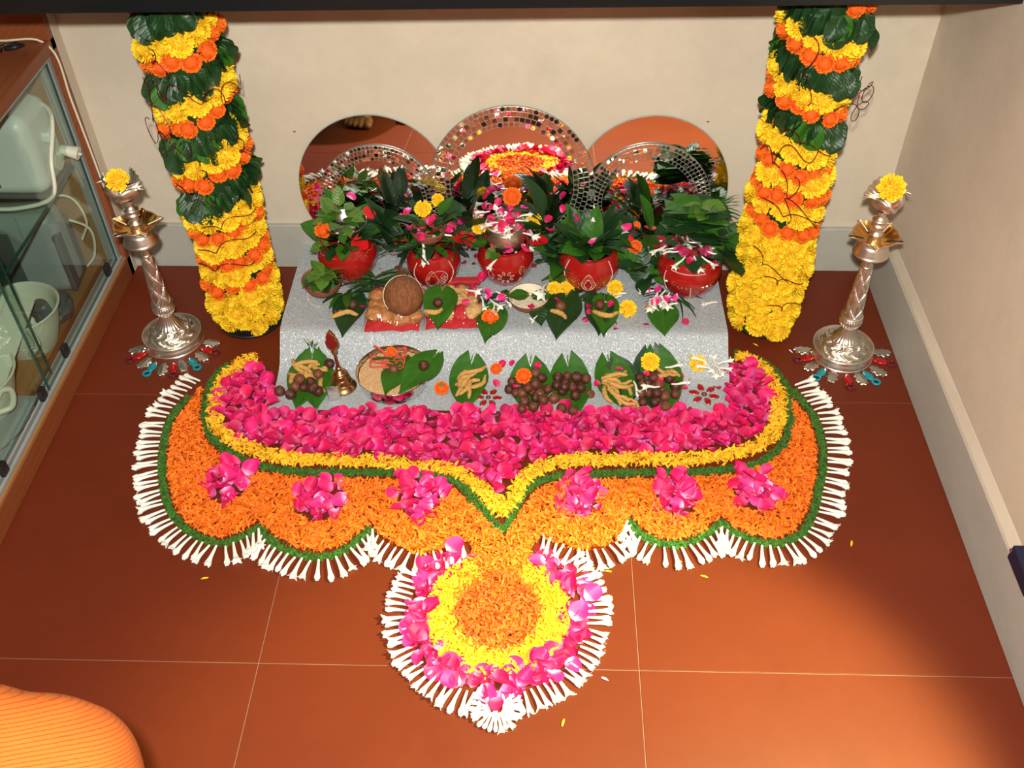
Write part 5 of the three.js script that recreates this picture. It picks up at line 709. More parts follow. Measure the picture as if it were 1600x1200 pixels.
// ---------------------------------------------------------------- two silver oil lamps with a bird finial
function oilLamp(pos, turn, label) {
  const t = thing('oil_lamp', label, 'lamp', pos, undefined, turn);
  mesh('base_plate', smoothLathe([[0, 0.003], [0.058, 0.0], [0.0615, 0.002], [0.0605, 0.008], [0.0585, 0.014], [0.0615, 0.019], [0.0625, 0.0215], [0.060, 0.0225], [0.054, 0.019], [0.047, 0.0165], [0.030, 0.018], [0, 0.018]], 72, 90), M.silver, t);
  const domeP = new THREE.SplineCurve([[0.0475, 0.0165], [0.046, 0.024], [0.039, 0.033], [0.030, 0.040], [0.021, 0.048], [0.0155, 0.060], [0.0125, 0.072]].map(([a, b]) => new THREE.Vector2(a, b)));
  mesh('dome', surf(144, 60, (u, v) => { const p = domeP.getPoint(v), a = u * 2 * PI; let k = 0; if (v < 0.55) { const w = v * 9; k = 0.0030 * max(0, sin(a * 12 + sin(w * 2) * 1.6) * cos(w * 1.6 + 0.6)) + 0.0014 * sin(w * 12 + cos(a * 12) * 2); } else k = 0.0009 * abs(sin(a * 11)); const r = p.x + k; return [cos(a) * r, p.y + k * 0.5, sin(a) * r]; }), M.silver, t);
  mesh('fluted_knob', surf(128, 24, (u, v) => { const a = u * 2 * PI, r = 0.0125 + 0.0085 * pow(sin(PI * (0.08 + 0.62 * v)), 1.2) + 0.0026 * abs(sin(a * 12)) * sin(PI * v); return [cos(a) * r, 0.072 + 0.026 * v, sin(a) * r]; }), M.silver, t);
  mesh('collar', smoothLathe([[0.015, 0.097], [0.0215, 0.098], [0.0225, 0.101], [0.020, 0.103], [0.0165, 0.105]], 48, 20), M.silver, t);
  mesh('twisted_stem', surf(120, 130, (u, v) => { const a = u * 2 * PI, y = 0.104 + 0.120 * v, c = y * 150; const d = min(abs(sin((a * 4 + c) / 2)), abs(sin((a * 4 - c) / 2))), r = 0.0178 - 0.0070 * v + 0.0034 * (1 - pow(1 - min(1, d * 1.5), 2)) - 0.0022 + (d < 0.1 ? 0.0030 : 0); return [cos(a) * r, y, sin(a) * r]; }), M.silver, t);
  mesh('stem_neck', smoothLathe([[0.0115, 0.223], [0.0125, 0.226], [0.0110, 0.229], [0.0100, 0.236], [0.0098, 0.248], [0.012, 0.252]], 40, 30), M.silverDark, t);
  mesh('drip_cup', smoothLathe([[0.011, 0.250], [0.026, 0.251], [0.0335, 0.257], [0.0345, 0.260], [0.0325, 0.262], [0.030, 0.270], [0.026, 0.280], [0.018, 0.284], [0.010, 0.286]], 56, 50), M.silver, t);
  // five-spouted oil dish
  const rim = (a) => 0.0415 + 0.0105 * pow(max(0, cos(a * 2.5) ** 2), 6), dish = (u, v, off) => { const a = u * 2 * PI, r = rim(a) * v, e = max(0, (rim(a) - 0.036) / 0.018); return [cos(a) * r, 0.286 + 0.016 * pow(v, 3) - 0.003 * e * pow(v, 4) + off, sin(a) * r]; };
  mesh('oil_dish', surf(120, 18, (u, v) => dish(u, v, -0.0016)), M.silver, t);
  mesh('dish_inside', flip(surf(120, 18, (u, v) => dish(u, v * 0.985, 0))), M.gold, t);
  mesh('dish_rim', new THREE.TubeGeometry(new THREE.CatmullRomCurve3(Array.from({ length: 80 }, (_, i) => V(...dish(i / 80, 1, -0.0006))), true), 160, 0.0014, 6, true), M.silver, t);
  for (let i = 0; i < 5; i++) { const a = i / 5 * 2 * PI; mesh('wick', tube([[cos(a) * 0.022, 0.292, sin(a) * 0.022], [cos(a) * 0.036, 0.2965, sin(a) * 0.036], [cos(a) * 0.050, 0.3005, sin(a) * 0.050]], 0.0013, 8, 5), i % 2 ? M.black : M.cream, t); }
  mesh('baluster', smoothLathe([[0.013, 0.286], [0.012, 0.296], [0.0135, 0.302], [0.0095, 0.308], [0.0085, 0.314], [0.0135, 0.318], [0.0145, 0.322], [0.012, 0.326], [0.0135, 0.329], [0.0145, 0.333], [0.010, 0.337], [0.0075, 0.342], [0.0085, 0.350], [0.012, 0.354]], 40, 90), M.silver, t);
  const b = new THREE.Group(); b.name = 'bird_finial'; t.add(b); b.position.set(0, 0.352, 0);
  mesh('bird_body', warp(new THREE.SphereGeometry(1, 60, 44), (v) => { const s = 1 + 0.045 * abs(sin(atan2(v.x, v.y) * 9)) * abs(sin(v.z * 16)); v.multiplyScalar(s); v.set(v.x * 0.0165, 0.018 + v.y * 0.0185 + 0.006 * v.z * v.z * Math.sign(-v.z), v.z * 0.025 * (v.z < 0 ? 1.15 : 1)); }), M.silver, b);
  mesh('bird_neck', taperTube([[0, 0.022, 0.018], [0, 0.034, 0.026], [0, 0.047, 0.022], [0, 0.056, 0.027]], (v) => 0.011 - 0.0055 * v, 16, 14), M.silver, b);
  mesh('bird_head', merge([new THREE.SphereGeometry(0.0072, 18, 14).translate(0, 0.057, 0.028), new THREE.ConeGeometry(0.0032, 0.013, 10).rotateX(PI / 2).translate(0, 0.056, 0.039), ...[-1, 0, 1].map((k) => new THREE.CylinderGeometry(0.0006, 0.0012, 0.010, 6).rotateZ(k * 0.4).translate(k * 0.002, 0.067, 0.027))]), M.silver, b);
  mesh('bird_tail', surf(60, 10, (u, v) => { const a = -1.25 + 2.5 * u, sc = 1 - 0.09 * abs(sin(u * PI * 7)) * v * v, r = (0.010 + 0.034 * v) * sc; return [sin(a) * r, 0.020 + cos(a) * r * 0.85, -0.018 - 0.010 * v + 0.0012 * sin(u * PI * 14) * v]; }), M.silver, b);
  mesh('bird_wing', merge([-1, 1].map((s) => warp(new THREE.SphereGeometry(1, 20, 14), (v) => v.set(s * 0.0145 + v.x * 0.005, 0.019 + v.y * 0.011, -0.004 + v.z * 0.020)))), M.silverDark, b);
  return t;
}
const lampL = [-0.7835, 0.0003, 0.268], lampR = [0.631, 0.0003, 0.288];
oilLamp(lampL, -0.9, 'tall silver oil lamp with a bird on top beside the glass cabinet');
oilLamp(lampR, 0.75, 'tall silver oil lamp with a bird on top beside the right wall');
bloom('yellow', [lampL[0] + 0.006, 0.414, lampL[2] + 0.026], 0.0225, V(0.05, 0.75, 0.65), 'yellow chrysanthemum resting on the bird of the left oil lamp');
bloom('yellow', [lampR[0] - 0.006, 0.417, lampR[2] + 0.024], 0.0255, V(0, 0.62, 0.78), 'yellow chrysanthemum resting on the bird of the right oil lamp');
// jewelled floor ornaments fanned in front of each lamp
const foilLeaf = warp(new THREE.ExtrudeGeometry((() => { const s = new THREE.Shape(), n = 44; for (let i = 0; i <= n; i++) { const p = i / n * 2 * PI, k = 1 + 0.22 * cos(p * 9); const x = sin(p) * 0.0105 * k, y = -cos(p) * 0.0185 * (1 + 0.06 * cos(p * 9)); i ? s.lineTo(x, y) : s.moveTo(x, y); } return s; })(), { depth: 0.0016, bevelEnabled: true, bevelSize: 0.0006, bevelThickness: 0.0006, bevelSegments: 1 }).rotateX(-PI / 2), (v) => { v.y += 0.0016 * cos(v.x * 180); });
const gemDrop = surf(16, 8, (u, v) => { const a = u * 6.2832, q = sin(v * PI / 2); return [sin(a) * q * 0.0088 * (1 - 0.45 * max(0, cos(a))), 0.0045 * cos(v * PI / 2) + 0.0008, cos(a) * q * 0.0155]; });
function fan(c, list, side) {
  for (const [kind, p, dir] of list) {
    const a = atan2(p[0] - c[0], p[2] - c[2]);
    if (kind === 'leaf') { const o = single('foil_leaf', foilLeaf, M.foil, [p[0], 0.0008, p[2]], `silver leaf-shaped floor ornament fanned in front of the ${side} oil lamp`, 'ornament', `silver leaf ornaments by the ${side} lamp`); o.rotation.y = a; }
    else {
      const red = kind === 'red', o = thing('gem_drop', red ? `red drop jewel with a wine ring fanned in front of the ${side} oil lamp` : `teal drop jewel with a ring fanned in front of the ${side} oil lamp`, 'ornament', [p[0], 0.0003, p[2]], `${red ? 'red' : 'teal'} drop jewels by the ${side} lamp`, a);
      mesh('drop_stone', gemDrop, red ? M.gemRed : M.gemTeal, o).rotation.y = PI; const r = mesh('ring_stone', new THREE.TorusGeometry(0.0072, 0.0026, 8, 24).rotateX(PI / 2), red ? M.gemWine : M.gemTeal, o); r.position.set(0, 0.0022, 0.0235); mesh('ring_centre', new THREE.CircleGeometry(0.0055, 16).rotateX(-PI / 2).translate(0, 0.0008, 0.0235), red ? M.gemWine : M.navy, o);
    }
  }
}
fan(lampL, [['leaf', [-.8506,0,.3033]], ['red', [-.8411,0,.3212]], ['leaf', [-.8246,0,.3448]], ['teal', [-.8042,0,.3542]], ['leaf', [-.7808,0,.3655]], ['red', [-.7602,0,.3575]], ['leaf', [-.7406,0,.3552]], ['teal', [-.7246,0,.3393]], ['leaf', [-.7084,0,.3232]], ['red', [-.7045,0,.3011]], ['leaf', [-.6986,0,.2807]]], 'left');
fan(lampR, [['leaf', [.5515,0,.2846]], ['red', [.5578,0,.3082]], ['leaf', [.5597,0,.3335]], ['teal', [.5786,0,.3504]], ['leaf', [.5964,0,.3653]], ['red', [.6275,0,.3705]], ['leaf', [.6534,0,.3701]], ['teal', [.6701,0,.3585]], ['leaf', [.6935,0,.3468]], ['red', [.7047,0,.3158]], ['leaf', [.7134,0,.2901]]], 'right');
// ---------------------------------------------------------------- garland columns
const pleat = [0, 1, 2].map((k) => leafGeo(0.058, 0.046, { peak: 0.55, fold: 0.28 + 0.1 * k, droop: 0.12, wave: 0.06, ph: k * 2 }));
function column(label, cx, cz, dir, top, R, plan, plate) {
  const t = thing('garland_column', label, 'garland', [cx, 0, cz]);
  mesh('pillar', new THREE.CylinderGeometry(R - 0.012, R - 0.012, top - 0.004, 32).translate(0, top / 2 + 0.002, 0), M.leafDark, t);
  mesh('base_plate', lathe([[0, 0], [R + plate, 0], [R + plate + 0.001, 0.004], [R + plate - 0.002, 0.006], [0, 0.006]], 40), M.black, t);
  const place = (kind, h, ph, tiltD = 0) => {
    const n = V(sin(ph), tiltD + rr(-0.18, 0.18), cos(ph)); let m;
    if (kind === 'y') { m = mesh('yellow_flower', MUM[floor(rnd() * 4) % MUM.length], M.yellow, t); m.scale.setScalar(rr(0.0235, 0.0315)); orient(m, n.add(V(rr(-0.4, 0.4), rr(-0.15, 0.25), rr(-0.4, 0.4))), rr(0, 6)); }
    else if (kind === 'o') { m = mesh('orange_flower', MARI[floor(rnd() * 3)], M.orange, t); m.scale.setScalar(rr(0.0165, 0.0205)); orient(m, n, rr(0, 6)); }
    else { m = mesh('leaf', pleat[floor(rnd() * 3)], rnd() < 0.14 ? M.leafMid : M.leafDark, t); const e = kind === 'l' ? rr(-0.35, 0.3) : rr(-0.3, 0.35); m.rotation.order = 'YXZ'; m.rotation.set(PI / 2 + e, ph, rr(-0.35, 0.35), 'YXZ'); m.rotateY(dir * rr(0.2, 0.7)); m.rotateZ(rr(0.5, 0.9) * -dir); m.scale.setScalar(kind === 'l' ? rr(0.62, 0.86) : rr(0.75, 1.0)); const q = R - 0.004 + rr(0, 0.010); m.position.set(sin(ph) * q, h + 0.022, cos(ph) * q); return; }
    const q = R - (kind === 'y' ? 0.004 : 0.0) + rr(-0.007, 0.008); m.position.set(sin(ph) * q, h, cos(ph) * q);
  };
  for (const [kind, hFront, pitch, phA, phB, step] of plan) {
    const n = Math.round((phB - phA) * R / step); for (let i = 0; i < n; i++) { const ph = phA + (phB - phA) * (i + 0.5 + rr(-0.15, 0.15)) / n, h = hFront + dir * pitch * ph / (2 * PI) + rr(-0.007, 0.007); if (h > 0.018 && h < top - 0.02) place(kind, h, ph); }
  }
  return t;
}
function ribbons(t, R, list) { for (const [h0, ph, dh, dph, loop] of list) { const p = []; for (let i = 0; i <= 14; i++) { const s = i / 14, a = ph + dph * s + 0.12 * sin(s * 9), q = R + 0.024 + 0.006 * sin(s * 7) + loop * sin(PI * s) * (0.6 + 0.4 * sin(s * 11)); p.push([sin(a) * q, h0 + dh * s + 0.010 * sin(s * 13) * (loop ? 1.8 : 0.6), cos(a) * q]); } mesh('ribbon', tube(p, 0.0008, 50, 5), M.ribbon, t); } }
{
  const P = 0.118, plan = [];
  for (let k = -1; k <= 4; k++) { const L = 0.339 + 0.118 * k; if (L < 0.30) continue; plan.push(['l', L, P, -PI, PI, 0.0095], ['L', L - 0.002, P, -PI, PI, 0.024], ['y', L + 0.078, P, -PI, PI, 0.041], ['o', L + 0.045, P, -PI, PI, 0.031]); }
  plan.push(['y', 0.296, 0.066, -PI, PI, 0.041], ['o', 0.266, 0.066, -PI, PI, 0.031], ['y', 0.230, 0.066, -PI, PI, 0.040], ['o', 0.196, 0.066, -PI, PI, 0.031], ['y', 0.164, 0.066, -PI, PI, 0.040], ['o', 0.131, 0.066, -PI, PI, 0.031], ['y', 0.098, 0.050, -PI, PI, 0.038], ['y', 0.062, 0.036, -PI, PI, 0.038], ['y', 0.032, 0.016, -PI, PI, 0.038]);
  const t = column('left flower column wound with yellow and orange garlands whose bands climb to the right', -0.632, 0.195, 1, 0.74, 0.064, plan, 0.006);
  ribbons(t, 0.064, [[0.60, -0.7, -0.10, 0.3, 0], [0.585, -0.6, -0.14, -0.2, 0.004], [0.59, -0.6, -0.02, 1.1, 0.004], [0.565, 0.5, 0.0, 1.0, 0.02], [0.50, -1.2, -0.03, 1.2, 0.012], [0.47, 0.9, -0.06, 0.5, 0], [0.39, -0.6, -0.06, 1.0, 0], [0.30, -0.2, 0.015, 1.2, 0], [0.24, -0.5, 0.03, 1.4, 0], [0.205, -0.6, 0.0, 1.3, 0], [0.66, -0.3, -0.05, 0.2, 0]]);
}
{
  const P = 0.098, plan = [];
  for (let k = 0; k <= 4; k++) { const L = 0.494 + 0.098 * k; plan.push(['l', L, P, -PI, PI, 0.0095], ['L', L - 0.002, P, -PI, PI, 0.024], ['y', L + 0.066, P, -PI, PI, 0.041], ['o', L + 0.038, P, -PI, PI, 0.031]); }
  plan.push(['y', 0.448, 0.08, -PI, PI, 0.041], ['o', 0.412, 0.07, -PI, PI, 0.031], ['y', 0.388, 0.07, -1.2, PI, 0.042], ['o', 0.352, 0.06, -PI, PI, 0.031], ['y', 0.322, 0.06, -PI, PI, 0.041], ['o', 0.284, 0.06, -PI, PI, 0.031], ['y', 0.252, 0.05, -PI, PI, 0.040], ['y', 0.215, 0.04, -PI, PI, 0.039], ['y', 0.180, 0.03, -PI, PI, 0.039], ['y', 0.145, 0.02, -PI, PI, 0.039], ['y', 0.108, 0.01, -PI, PI, 0.039], ['y', 0.070, 0, -PI, PI, 0.039], ['y', 0.034, 0, -PI, PI, 0.038]);
  const t = column('right flower column wound with garlands whose bands fall to the right, all yellow below', 0.475, 0.198, -1, 0.74, 0.062, plan, -0.012);
  ribbons(t, 0.062, [[0.68, -0.4, -0.12, 0.1, 0], [0.55, 0.3, -0.02, 1.2, 0.03], [0.56, 0.9, 0.0, 0.7, 0.028], [0.51, -0.6, -0.05, 1.0, 0], [0.44, -0.7, -0.14, 1.2, 0], [0.42, -0.2, -0.10, 0.0, 0], [0.45, -1.1, 0.02, 1.2, 0.004], [0.36, -0.8, -0.05, 1.5, 0], [0.25, -0.8, -0.07, 0.9, 0], [0.19, -0.4, -0.02, 0.9, 0], [0.12, -0.2, -0.01, 1.0, 0]]);
}
// ---------------------------------------------------------------- low cabinet with sliding glass at the left
{
  const X = -0.939, Z0 = 0.033, Z1 = 1.62, H = 0.57, D = 0.46, t = thing('display_cabinet', 'low wooden cabinet with sliding glass doors along the left wall', 'cabinet', [X, 0, 0]);
  const L = Z1 - Z0, zc = (Z0 + Z1) / 2, uvw = (g) => { const p = g.attributes.position, uv = g.attributes.uv; for (let k = 0; k < uv.count; k++) uv.setXY(k, (abs(p.getX(k)) + p.getY(k)) * 2, p.getZ(k) * 0.8); return g; };
  mesh('top_board', uvw(rbox(D, 0.024, L, 0.002, -D / 2, H - 0.012, zc)), M.wood, t);
  mesh('bottom_board', uvw(rbox(D, 0.050, L, 0.002, -D / 2, 0.0255, zc)), M.wood, t);
  mesh('floor_lining', uvw(box(D - 0.07, 0.002, L - 0.03, -D / 2 - 0.02, 0.0518, zc)), M.wood2, t);
  mesh('side_board', uvw(rbox(D, 0.690, 0.02, 0.002, -D / 2, 0.345, Z0 + 0.010)), M.wood, t);
  mesh('side_lining', uvw(box(D - 0.05, 0.50, 0.002, -D / 2 - 0.01, 0.30, Z0 + 0.0212)), M.wood2, t);
  mesh('back_board', uvw(box(0.012, 0.5, L, -D + 0.008, 0.29, zc)), M.wood2, t);
  mesh('side_board', uvw(rbox(D, H - 0.024, 0.02, 0.002, -D / 2, (H - 0.024) / 2, Z1 - 0.010)), M.wood, t);
  mesh('bottom_track', merge([box(0.006, 0.010, L - 0.04, -0.010, 0.0555, zc), box(0.004, 0.010, L - 0.04, -0.022, 0.0555, zc), box(0.004, 0.010, L - 0.04, -0.034, 0.0555, zc)]), M.grey, t);
  mesh('track_lip', box(0.006, 0.006, L - 0.04, -0.003, 0.0535, zc), M.wood2, t);
  mesh('top_track', box(0.03, 0.012, L - 0.04, -0.024, H - 0.030, zc), M.grey, t);
  mesh('side_channel', box(0.026, H - 0.09, 0.012, -0.024, 0.30, Z0 + 0.027), M.grey, t);
  const pane = (x, z0, z1) => { const g = mesh('sliding_pane', box(0.001, H - 0.095, z1 - z0, x, 0.059 + (H - 0.095) / 2, (z0 + z1) / 2), M.glass, t); for (const z of [z0, z1]) mesh('pane_edge', box(0.0042, H - 0.095, 0.0022, x, 0.059 + (H - 0.095) / 2, z), M.glassEdge, g); };
  pane(-0.016, Z0 + 0.034, 0.485); pane(-0.028, 0.44, 0.98); pane(-0.016, 0.94, Z1 - 0.03);
  const sh = mesh('glass_shelf', box(D - 0.07, 0.001, L - 0.05, -0.036 - (D - 0.07) / 2, 0.300, zc), M.glass, t); mesh('shelf_edge', box(0.003, 0.006, L - 0.05, -0.036, 0.300, zc), M.glassEdge, sh);
  for (const z of [0.120, 0.385, 0.51, 0.70, 1.1]) mesh('track_clip', rbox(0.010, 0.026, 0.020, 0.002, -0.016, 0.072, z), M.black, t);
  // things behind the glass
  const a = thing('white_toaster', 'white electric toaster standing on the glass shelf of the cabinet', 'toaster', [-1.125, 0.3012, 0.130]);
  mesh('casing', rbox(0.30, 0.172, 0.13, 0.030, 0, 0.090, 0), M.white, a);
  mesh('top_panel', rbox(0.25, 0.012, 0.09, 0.005, 0, 0.174, 0), M.grey, a); for (const z of [-0.02, 0.02]) mesh('slot', box(0.20, 0.004, 0.022, 0, 0.1805, z), M.black, a);
  mesh('lever', rbox(0.02, 0.022, 0.03, 0.006, 0.158, 0.11, 0), M.white, a); mesh('dial', new THREE.CylinderGeometry(0.016, 0.018, 0.012, 24).rotateZ(PI / 2).translate(0.154, 0.05, 0.0), M.bowlCream, a); mesh('base_band', rbox(0.296, 0.010, 0.126, 0.004, 0, 0.006, 0), M.greyDark, a);
  mesh('seam', box(0.002, 0.12, 0.003, 0.06, 0.09, 0.0652), M.greyDark, a);
  mesh('power_cord', tube([[0.08, 0.165, -0.05], [0.16, 0.150, -0.03], [0.172, 0.08, 0.05], [0.165, 0.02, 0.08], [0.10, 0.006, 0.10], [0.0, 0.006, 0.10]], 0.0042, 50, 8), M.bowlCream, a); mesh('plug', merge([new THREE.CylinderGeometry(0.010, 0.014, 0.035, 14).rotateZ(1.3).translate(0.172, 0.055, -0.03), new THREE.CylinderGeometry(0.003, 0.003, 0.03, 8).rotateZ(1.3).translate(0.180, 0.052, -0.03)]), M.bowlCream, a);
  const b = thing('grey_appliance', 'grey rounded kitchen appliance standing on the cabinet floor under the shelf', 'appliance', [-1.135, 0.0532, 0.160], undefined, 0.1);
  mesh('casing', rbox(0.27, 0.205, 0.085, 0.032, 0, 0.103, 0), M.grey, b); mesh('edge_band', rbox(0.012, 0.14, 0.088, 0.004, 0.128, 0.085, 0), M.greyDark, b);
  mesh('panel', rbox(0.12, 0.14, 0.006, 0.02, -0.02, 0.10, 0.041), M.greyDark, b);
  mesh('power_cord', tube([[0.10, 0.21, -0.03], [0.15, 0.19, -0.05], [0.165, 0.13, -0.05], [0.14, 0.08, -0.055]], 0.003, 30, 6), M.cream, b); mesh('power_cord', tube([[0.12, 0.14, -0.05], [0.165, 0.11, -0.05], [0.155, 0.04, -0.05], [0.13, 0.01, -0.05]], 0.003, 30, 6), M.cream, b);
  const bowl = (p, r, h, label, hnd) => { const o = thing('plastic_bowl', label, 'bowl', p); mesh('bowl_body', smoothLathe([[0, 0], [r * 0.55, 0], [r * 0.66, h * 0.06], [r * 0.84, h * 0.5], [r * 0.97, h * 0.96], [r * 1.03, h], [r * 1.02, h * 1.02], [r * 0.95, h * 0.98], [r * 0.81, h * 0.5], [r * 0.6, h * 0.1], [0, h * 0.06]], 56, 60), M.bowlCream, o); const w = mesh('handle', tube(hnd, 0.006, 24, 8), M.bowlCream, o); w.scale.y = 1; return o; };
  bowl([-1.045, 0.0532, 0.345], 0.082, 0.095, 'cream plastic bowl at the back of the cabinet floor', [[0.05, 0.09, 0.06], [0.07, 0.075, 0.085], [0.05, 0.05, 0.085], [0.04, 0.05, 0.06]]);
  bowl([-1.065, 0.0532, 0.535], 0.085, 0.090, 'cream plastic bowl with a handle at the front of the cabinet floor', [[0.06, 0.086, 0.05], [0.085, 0.075, 0.02], [0.080, 0.04, 0.03], [0.055, 0.04, 0.05]]);
  const lid = thing('plastic_board', 'thin white plastic board leaning across the bowls', 'board', [-1.02, 0.152, 0.46]); mesh('board_sheet', rbox(0.05, 0.004, 0.26, 0.0018), M.bowlCream, lid); lid.rotation.set(0.08, 0.1, -0.5);
  const tr = thing('wire_tray', 'thin wire tray under the bowl at the front of the cabinet', 'tray', [-1.05, 0.054, 0.60]); mesh('wire', tube([[-0.08, 0.006, 0.06], [0.0, 0.006, 0.09], [0.06, 0.006, 0.05], [0.085, 0.006, -0.02], [0.08, 0.006, -0.1]], 0.002, 40, 6), M.steel, tr); mesh('tray_plate', rbox(0.15, 0.004, 0.2, 0.0018, 0, 0.002, 0), M.grey, tr);
  const bag = thing('foil_bag', 'crumpled dark grey plastic bag behind the bowls', 'bag', [-1.02, 0.0532, 0.265]); mesh('bag_body', lump(0.04, 0.6, 60, 0.8).translate(0, 0.030, 0), M.greyDark, bag);
  // on the top
  const g = thing('eyeglasses', 'small black folded eyeglasses lying on the cabinet top', 'eyeglasses', [-1.0, H + 0.001, 0.115], undefined, 0.6);
  for (const s of [-1, 1]) { mesh('lens_rim', new THREE.TorusGeometry(0.016, 0.0032, 8, 28).rotateX(PI / 2 - 0.3).translate(s * 0.020, 0.009, 0), M.black, g); mesh('temple', tube([[s * 0.036, 0.008, -0.004], [s * 0.02, 0.006, -0.022], [-s * 0.03, 0.005, -0.024]], 0.0024, 14, 6), M.black, g); } mesh('bridge', tube([[-0.005, 0.012, 0], [0, 0.015, 0], [0.005, 0.012, 0]], 0.0026, 8, 6), M.black, g);
  single('white_cable', tube([[-1.36, H + 0.003, 0.070], [-1.15, H + 0.003, 0.066], [-1.02, H + 0.004, 0.066], [-0.955, H + 0.004, 0.064], [-0.9345, H - 0.02, 0.062], [-0.934, 0.45, 0.060], [-0.933, 0.33, 0.056], [-0.9335, 0.24, 0.052]], 0.0022, 80, 7), M.cream, [0, 0, 0], 'thin white cable running over the cabinet top and down its corner', 'cable');
}
{ // dark bundle by the skirting at the right edge of the frame
  const t = thing('wall_box', 'small dark navy box with a silvery edge fixed low on the right wall', 'box', [0.738, 0.148, 0.94]);
  mesh('box_body', rbox(0.020, 0.030, 0.075, 0.003), M.navy, t); mesh('silver_edge', rbox(0.0215, 0.006, 0.006, 0.001, 0, 0.003, -0.036), M.steel, t);
}
// ---------------------------------------------------------------- person seated at the left, mostly outside the frame
const smin = (a, b, k) => { const h = max(0, min(1, 0.5 + 0.5 * (b - a) / k)); return b + (a - b) * h - k * h * (1 - h); };
function blob(bones, c, half, n, k, extra) { // bones: [ax, ay, az, ra, bx, by, bz, rb]
  const mc = new MarchingCubes(n, M.skin, false, false, 400000); mc.isolation = 0; const h = n / 2;
  for (let z = 0; z < n; z++) for (let y = 0; y < n; y++) for (let x = 0; x < n; x++) {
    const px = c[0] + (x - h) / h * half, py = c[1] + (y - h) / h * half, pz = c[2] + (z - h) / h * half; let d = 9;
    for (const b of bones) { const dx = b[4] - b[0], dy = b[5] - b[1], dz = b[6] - b[2], l2 = dx * dx + dy * dy + dz * dz || 1, t = max(0, min(1, ((px - b[0]) * dx + (py - b[1]) * dy + (pz - b[2]) * dz) / l2)); const q = hypot(px - b[0] - dx * t, py - b[1] - dy * t, pz - b[2] - dz * t) - (b[3] + (b[7] - b[3]) * t); d = d > 8 ? q : smin(d, q, b[8] ?? k); }
    mc.field[x + y * n + z * n * n] = -(extra ? extra(d, px, py, pz) : d);
  }
  mc.update(); const m = mc.count, P = new Float32Array(m * 3), N = new Float32Array(m * 3);
  for (let i = 0; i < m; i++) for (let j = 0; j < 3; j++) { P[i * 3 + j] = mc.positionArray[i * 3 + j] * half + c[j]; N[i * 3 + j] = mc.normalArray[i * 3 + j]; }
  const g = new THREE.BufferGeometry(); g.setAttribute('position', new THREE.BufferAttribute(P, 3)); g.setAttribute('normal', new THREE.BufferAttribute(N, 3)); const uv = new Float32Array(m * 2); for (let i = 0; i < m; i++) { uv[i * 2] = P[i * 3] * 3; uv[i * 2 + 1] = (P[i * 3 + 2] * 0.85 - P[i * 3 + 1] * 0.75) * 6.6; } g.setAttribute('uv', new THREE.BufferAttribute(uv, 2)); return g;
}
